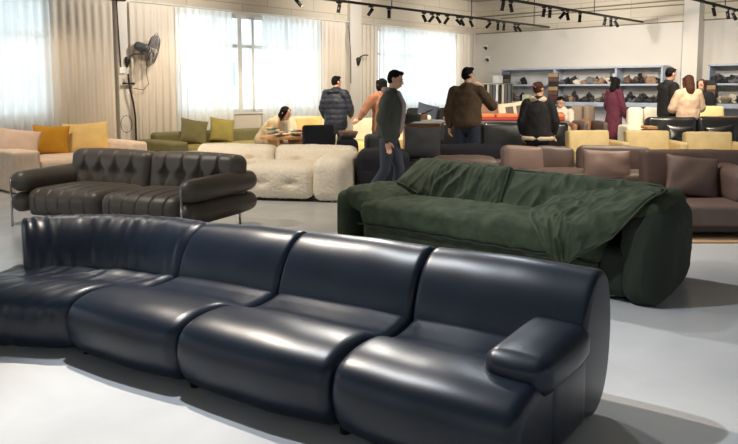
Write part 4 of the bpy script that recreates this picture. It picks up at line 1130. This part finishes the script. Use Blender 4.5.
    for Hh, K, A in ((LH, LK, LA_), (RH, RK, RA)):
        Tz.append(tube([Hh + Vector((0, 0, -.02)), Hh.lerp(K, .5), K, K.lerp(A, .5), K.lerp(A, .93)], [.10, .088, .070, .064, .058], 14))
    def tf(c, n): return c + n * .007 * noise.noise(Vector((c.x * 12, c.y * 12 + 3, c.z * 10)))
    put('trousers', remesh(join(*Tz), tm or M_denim, .013, tf, 2, 'trousers'), t)
    for A in (LA_, RA):
        part('shoe', join(tube([A + Vector((0, .035, -.035)), A + Vector((0, -.06, -.045)), A + Vector((0, -.15, -.055))], [.045, .042, .034], 12, .8, (1, 0, 0)), tube([A + Vector((0, .0, .02)), A + Vector((0, .01, -.03))], .045, 10)), M_shoe, t)
    return t, dict(LW=LWt, RW=RW)
J_grey = mat('dark_grey_wool', (66, 70, 66), .9, .3, 120); J_brown = mat('dark_brown_cotton', (74, 58, 42), .9, .3, 120)
J_black = mat('black_cloth', (24, 24, 27), .85, .3, 120); J_maroon = mat('maroon_wool', (88, 30, 48), .85, .3, 120)
J_beige = mat('beige_fleece', (222, 192, 166), .95, .6, 60); J_puff = mat('navy_puffer', (30, 36, 52), .6); J_or = mat('orange_wool', (150, 102, 76), .9, .3)
J_crm = mat('cream_fleece', (212, 194, 168), .95, .6, 60); J_hood = mat('light_grey_hoodie', (150, 142, 140), .9)
J_wht = mat('white_knit', (236, 226, 212), .95)
# man in grey jacket, walking to the right looking at a phone
p, _ = person('man in dark grey jacket looking down at a phone behind the green sofa', XD(389, 8.30), R(78), 1.62, R(4), (16, 0),
   arms={'R': ((-.25, .05, 1.12), (-.23, -.02, .86)), 'L': ((.22, -.10, 1.13), (.10, -.36, 1.17), (0, 0, 1), .5)},
   legs={'L': ((.09, -.12, .50), (.10, -.06, .085)), 'R': ((-.09, .03, .50), (-.10, .27, .12))}, hem=.86, jm=J_grey, tm=mat('slate_trousers', (58, 64, 78), .85), open_front=J_hood, loose=.028)
ph = thing('phone', 'black phone held in the hand of the man in the dark grey jacket', 'phone', XD(389, 8.30) + Vector((.42, -.14, 1.10)), R(78))
part('body', rbox(.075, .15, .009, .004, 6), M_black, ph, (0, 0, 0), (R(-25), 0, 0)); part('screen', rbox(.068, .14, .002, .0008, 6), mat('phone_screen', (60, 70, 84), .15), ph, (0, 0, .0092), (R(-25), 0, 0))
# man in brown jacket seen from behind, hand to his face
person('man in brown jacket seen from behind with right hand raised to his face', XD(467, 10.1), R(158), 1.71, 0, (2, -30),
   arms={'R': ((-.33, -.12, 1.18), (-.14, -.19, 1.42), (0, -.2, 1), .9, (.3, .15, .9)), 'L': ((.26, .06, 1.12), (.26, .02, .88))}, hem=.86, jm=J_brown, tm=M_denim, loose=.032, build=1.0)
# man in puffer
person('man in dark navy puffer coat with hood, standing before the drape', XD(336, 12.9), R(155), 1.64, 0, (4, -22),
   arms={'R': ((-.26, -.06, 1.12), (-.20, -.24, .98)), 'L': ((.27, .02, 1.12), (.25, -.08, .90))}, hem=.70, jm=J_puff, tm=M_denim, hood=True, quilt=True, loose=.055)
# orange coat person reaching left
person('person in orange brown coat reaching one arm left, half hidden behind the grey jacket man', XD(382, 11.9), R(200), 1.58, 0, (0, 10),
   arms={'L': ((.30, -.02, 1.20), (.42, -.04, 1.00), (0, 0, 1), .3, (.8, 0, -.6)), 'R': ((-.22, .03, 1.12), (-.22, -.08, .90))}, hem=.70, jm=J_or, tm=J_black, female=True, hair='mid')
# fur collar woman
person('woman in black jacket with cream fleece collar and hem, hair clipped up', XD(538, 9.75), R(160), 1.50, 0, (4, -28),
   hem=.80, jm=J_black, tm=J_black, female=True, hair='bun', hm=M_hairb, collar=J_crm, trim=J_crm, loose=.042, arms={'R': ((-.25, -.03, 1.12), (-.24, -.14, .92)), 'L': ((.25, .02, 1.12), (.24, -.06, .88))})
# maroon coat woman
person('woman in long maroon coat with long black hair, facing the shelves', XD(613.5, 15.0), R(118), 1.66, 0, (2, 4),
   hem=.36, jm=J_maroon, tm=J_black, female=True, hair='long', loose=.03, build=.92, skirt=.13, arms={'R': ((-.22, -.02, 1.10), (-.24, -.10, .86)), 'L': ((.2, .02, 1.12), (.2, -.1, .9))})
# black clothed man and beige woman
person('man in black coat facing right toward the woman in beige, by the pillar', XD(667, 13.25), R(100), 1.80, 0, (14, 12),
   hem=.82, jm=J_black, tm=M_denim, loose=.04, arms={'L': ((.22, -.08, 1.12), (.12, -.30, 1.05)), 'R': ((-.24, .03, 1.12), (-.16, -.14, .98))})
person('woman in beige fleece jacket with brown hair seen from behind', XD(687, 12.6), R(182), 1.65, 0, (10, -4),
   hem=.84, jm=J_beige, tm=mat('stone_trousers', (196, 178, 156), .9), female=True, hair='long', hm=M_hairb, loose=.05, arms={'L': ((.27, -.04, 1.12), (.16, -.24, 1.08)), 'R': ((-.27, -.04, 1.12), (-.16, -.24, 1.08))})
person('person in dark coat with brown hair, partly hidden behind the woman in beige', XD(700, 14.2), R(-40), 1.60, 0, (10, -10),
   hem=.60, jm=J_black, tm=J_black, female=True, hair='mid', hm=M_hairb, loose=.03)
# seated woman leaning over the table
person('seated woman in cream jacket leaning over the round table of swatches', XD(262, 11.9), R(72), 1.68, R(38), (22, 0), sit=-.42,
   arms={'L': ((.22, -.16, 1.14), (.12, -.34, 1.02), (0, 0, 1), .5), 'R': ((-.22, -.16, 1.12), (-.12, -.34, 1.00), (0, 0, 1), .5)},
   legs={'L': ((.13, -.42, .50), (.13, -.40, .085)), 'R': ((-.13, -.42, .50), (-.13, -.36, .085))}, hem=.90, jm=mat('oat_fleece', (190, 172, 146), .95, .5, 60), tm=mat('taupe_trousers', (104, 92, 92), .9), female=True, hair='mid', loose=.05)
person('seated person with dark hair in white knit, behind the tan armchair', XD(562, 14.15), R(-28), 1.62, R(14), (24, -8), sit=-.36,
   arms={'L': ((.22, -.10, 1.12), (.10, -.26, 1.16), (0, 0, 1), .5), 'R': ((-.22, -.10, 1.12), (-.10, -.26, 1.14), (0, 0, 1), .5)},
   legs={'L': ((.12, -.40, .50), (.12, -.38, .085)), 'R': ((-.12, -.40, .50), (-.12, -.38, .085))}, hem=.90, jm=J_wht, tm=J_black, hair='short', loose=.03)

# ------------------------------------------------------------------ lights
def spot(name, p, tgt, W_, ang, col_=(1, .86, .68), r=.03, blend=.5):
    l = bpy.data.lights.new(name, 'SPOT'); l.energy = W_; l.spot_size = R(ang); l.spot_blend = blend; l.color = col_; l.shadow_soft_size = r
    o = bpy.data.objects.new(name, l); col.objects.link(o); o.location = p
    o.rotation_euler = (Vector(tgt) - Vector(p)).to_track_quat('-Z', 'Y').to_euler(); return o
cool = (.86, .92, 1.0); warm = (1, .84, .64); neu = (1, .95, .88)
spot('spot_lamp', (-1.15, 3.75, 3.4), (.9, 2.9, .2), 360, 100, cool, .03)
spot('spot_lamp', (-1.9, 4.9, 3.4), (-.9, 2.0, 0), 780, 105, (1, .89, .76), .03, 1)
spot('spot_lamp', (-.3, 7.4, 3.0), (1.2, 5.3, .4), 350, 80, neu, .03)
spot('spot_lamp', (.9, 6.4, 3.2), (2.6, 4.4, 0), 120, 90, cool, .04)
spot('wall_fill_spot', W(9.5, 1.5, 2.75), W(9.5, 0, 2.6), 110, 130, (1, .93, .84), .06)  # added fill lights without a fixture, brightening the upper left wall
spot('wall_fill_spot', W(5.2, 1.5, 2.75), W(5.2, 0, 2.6), 110, 130, (1, .93, .84), .06)
spot('wall_fill_spot', W(1.8, 1.5, 2.75), W(1.8, 0, 2.7), 80, 130, (1, .93, .84), .06)
spot('wall_fill_spot', W(2.2, 3.7, 2.75), W(0, 3.9, 2.8), 90, 130, (1, .93, .84), .06)  # same added fill, aimed at the upper back wall
spot('spot_lamp', (-3.4, 7.0, 3.2), (-2.2, 7.2, .4), 160, 100, neu, .04)
spot('spot_lamp', (-1.5, 8.0, 3.1), (-1.4, 9.2, .4), 180, 100, warm, .04)
spot('spot_lamp', (-4.4, 9.0, 3.2), (-4.0, 10.5, .4), 200, 90, (1, .8, .58), .04)
spot('spot_lamp', (-2.3, 11.0, 3.1), (-2.4, 12.3, .5), 170, 100, (1, .8, .55), .04)
spot('spot_lamp', (2.2, 7.2, 3.1), (2.4, 7.9, .5), 250, 100, warm, .04)
spot('spot_lamp', (3.6, 8.6, 3.0), (3.0, 9.8, .5), 260, 110, (1, .9, .74), .04)
spot('spot_lamp', (5.0, 11.2, 2.8), (5.3, 13, .6), 380, 110, (1, .86, .66), .04)
spot('spot_lamp', (1.3, 10.5, 2.8), (1.6, 12.3, .6), 320, 110, (1, .88, .7), .04)
spot('spot_lamp', (-.8, 11.6, 2.9), (-.6, 13.3, .5), 280, 110, (1, .84, .6), .04)
spot('spot_lamp', (3.8, 14.2, 2.8), (4.8, 17, 1.3), 150, 120, neu, .04)
spot('spot_lamp', (5.6, 12.9, 2.8), (6.2, 15.4, 1.2), 190, 120, neu, .04)
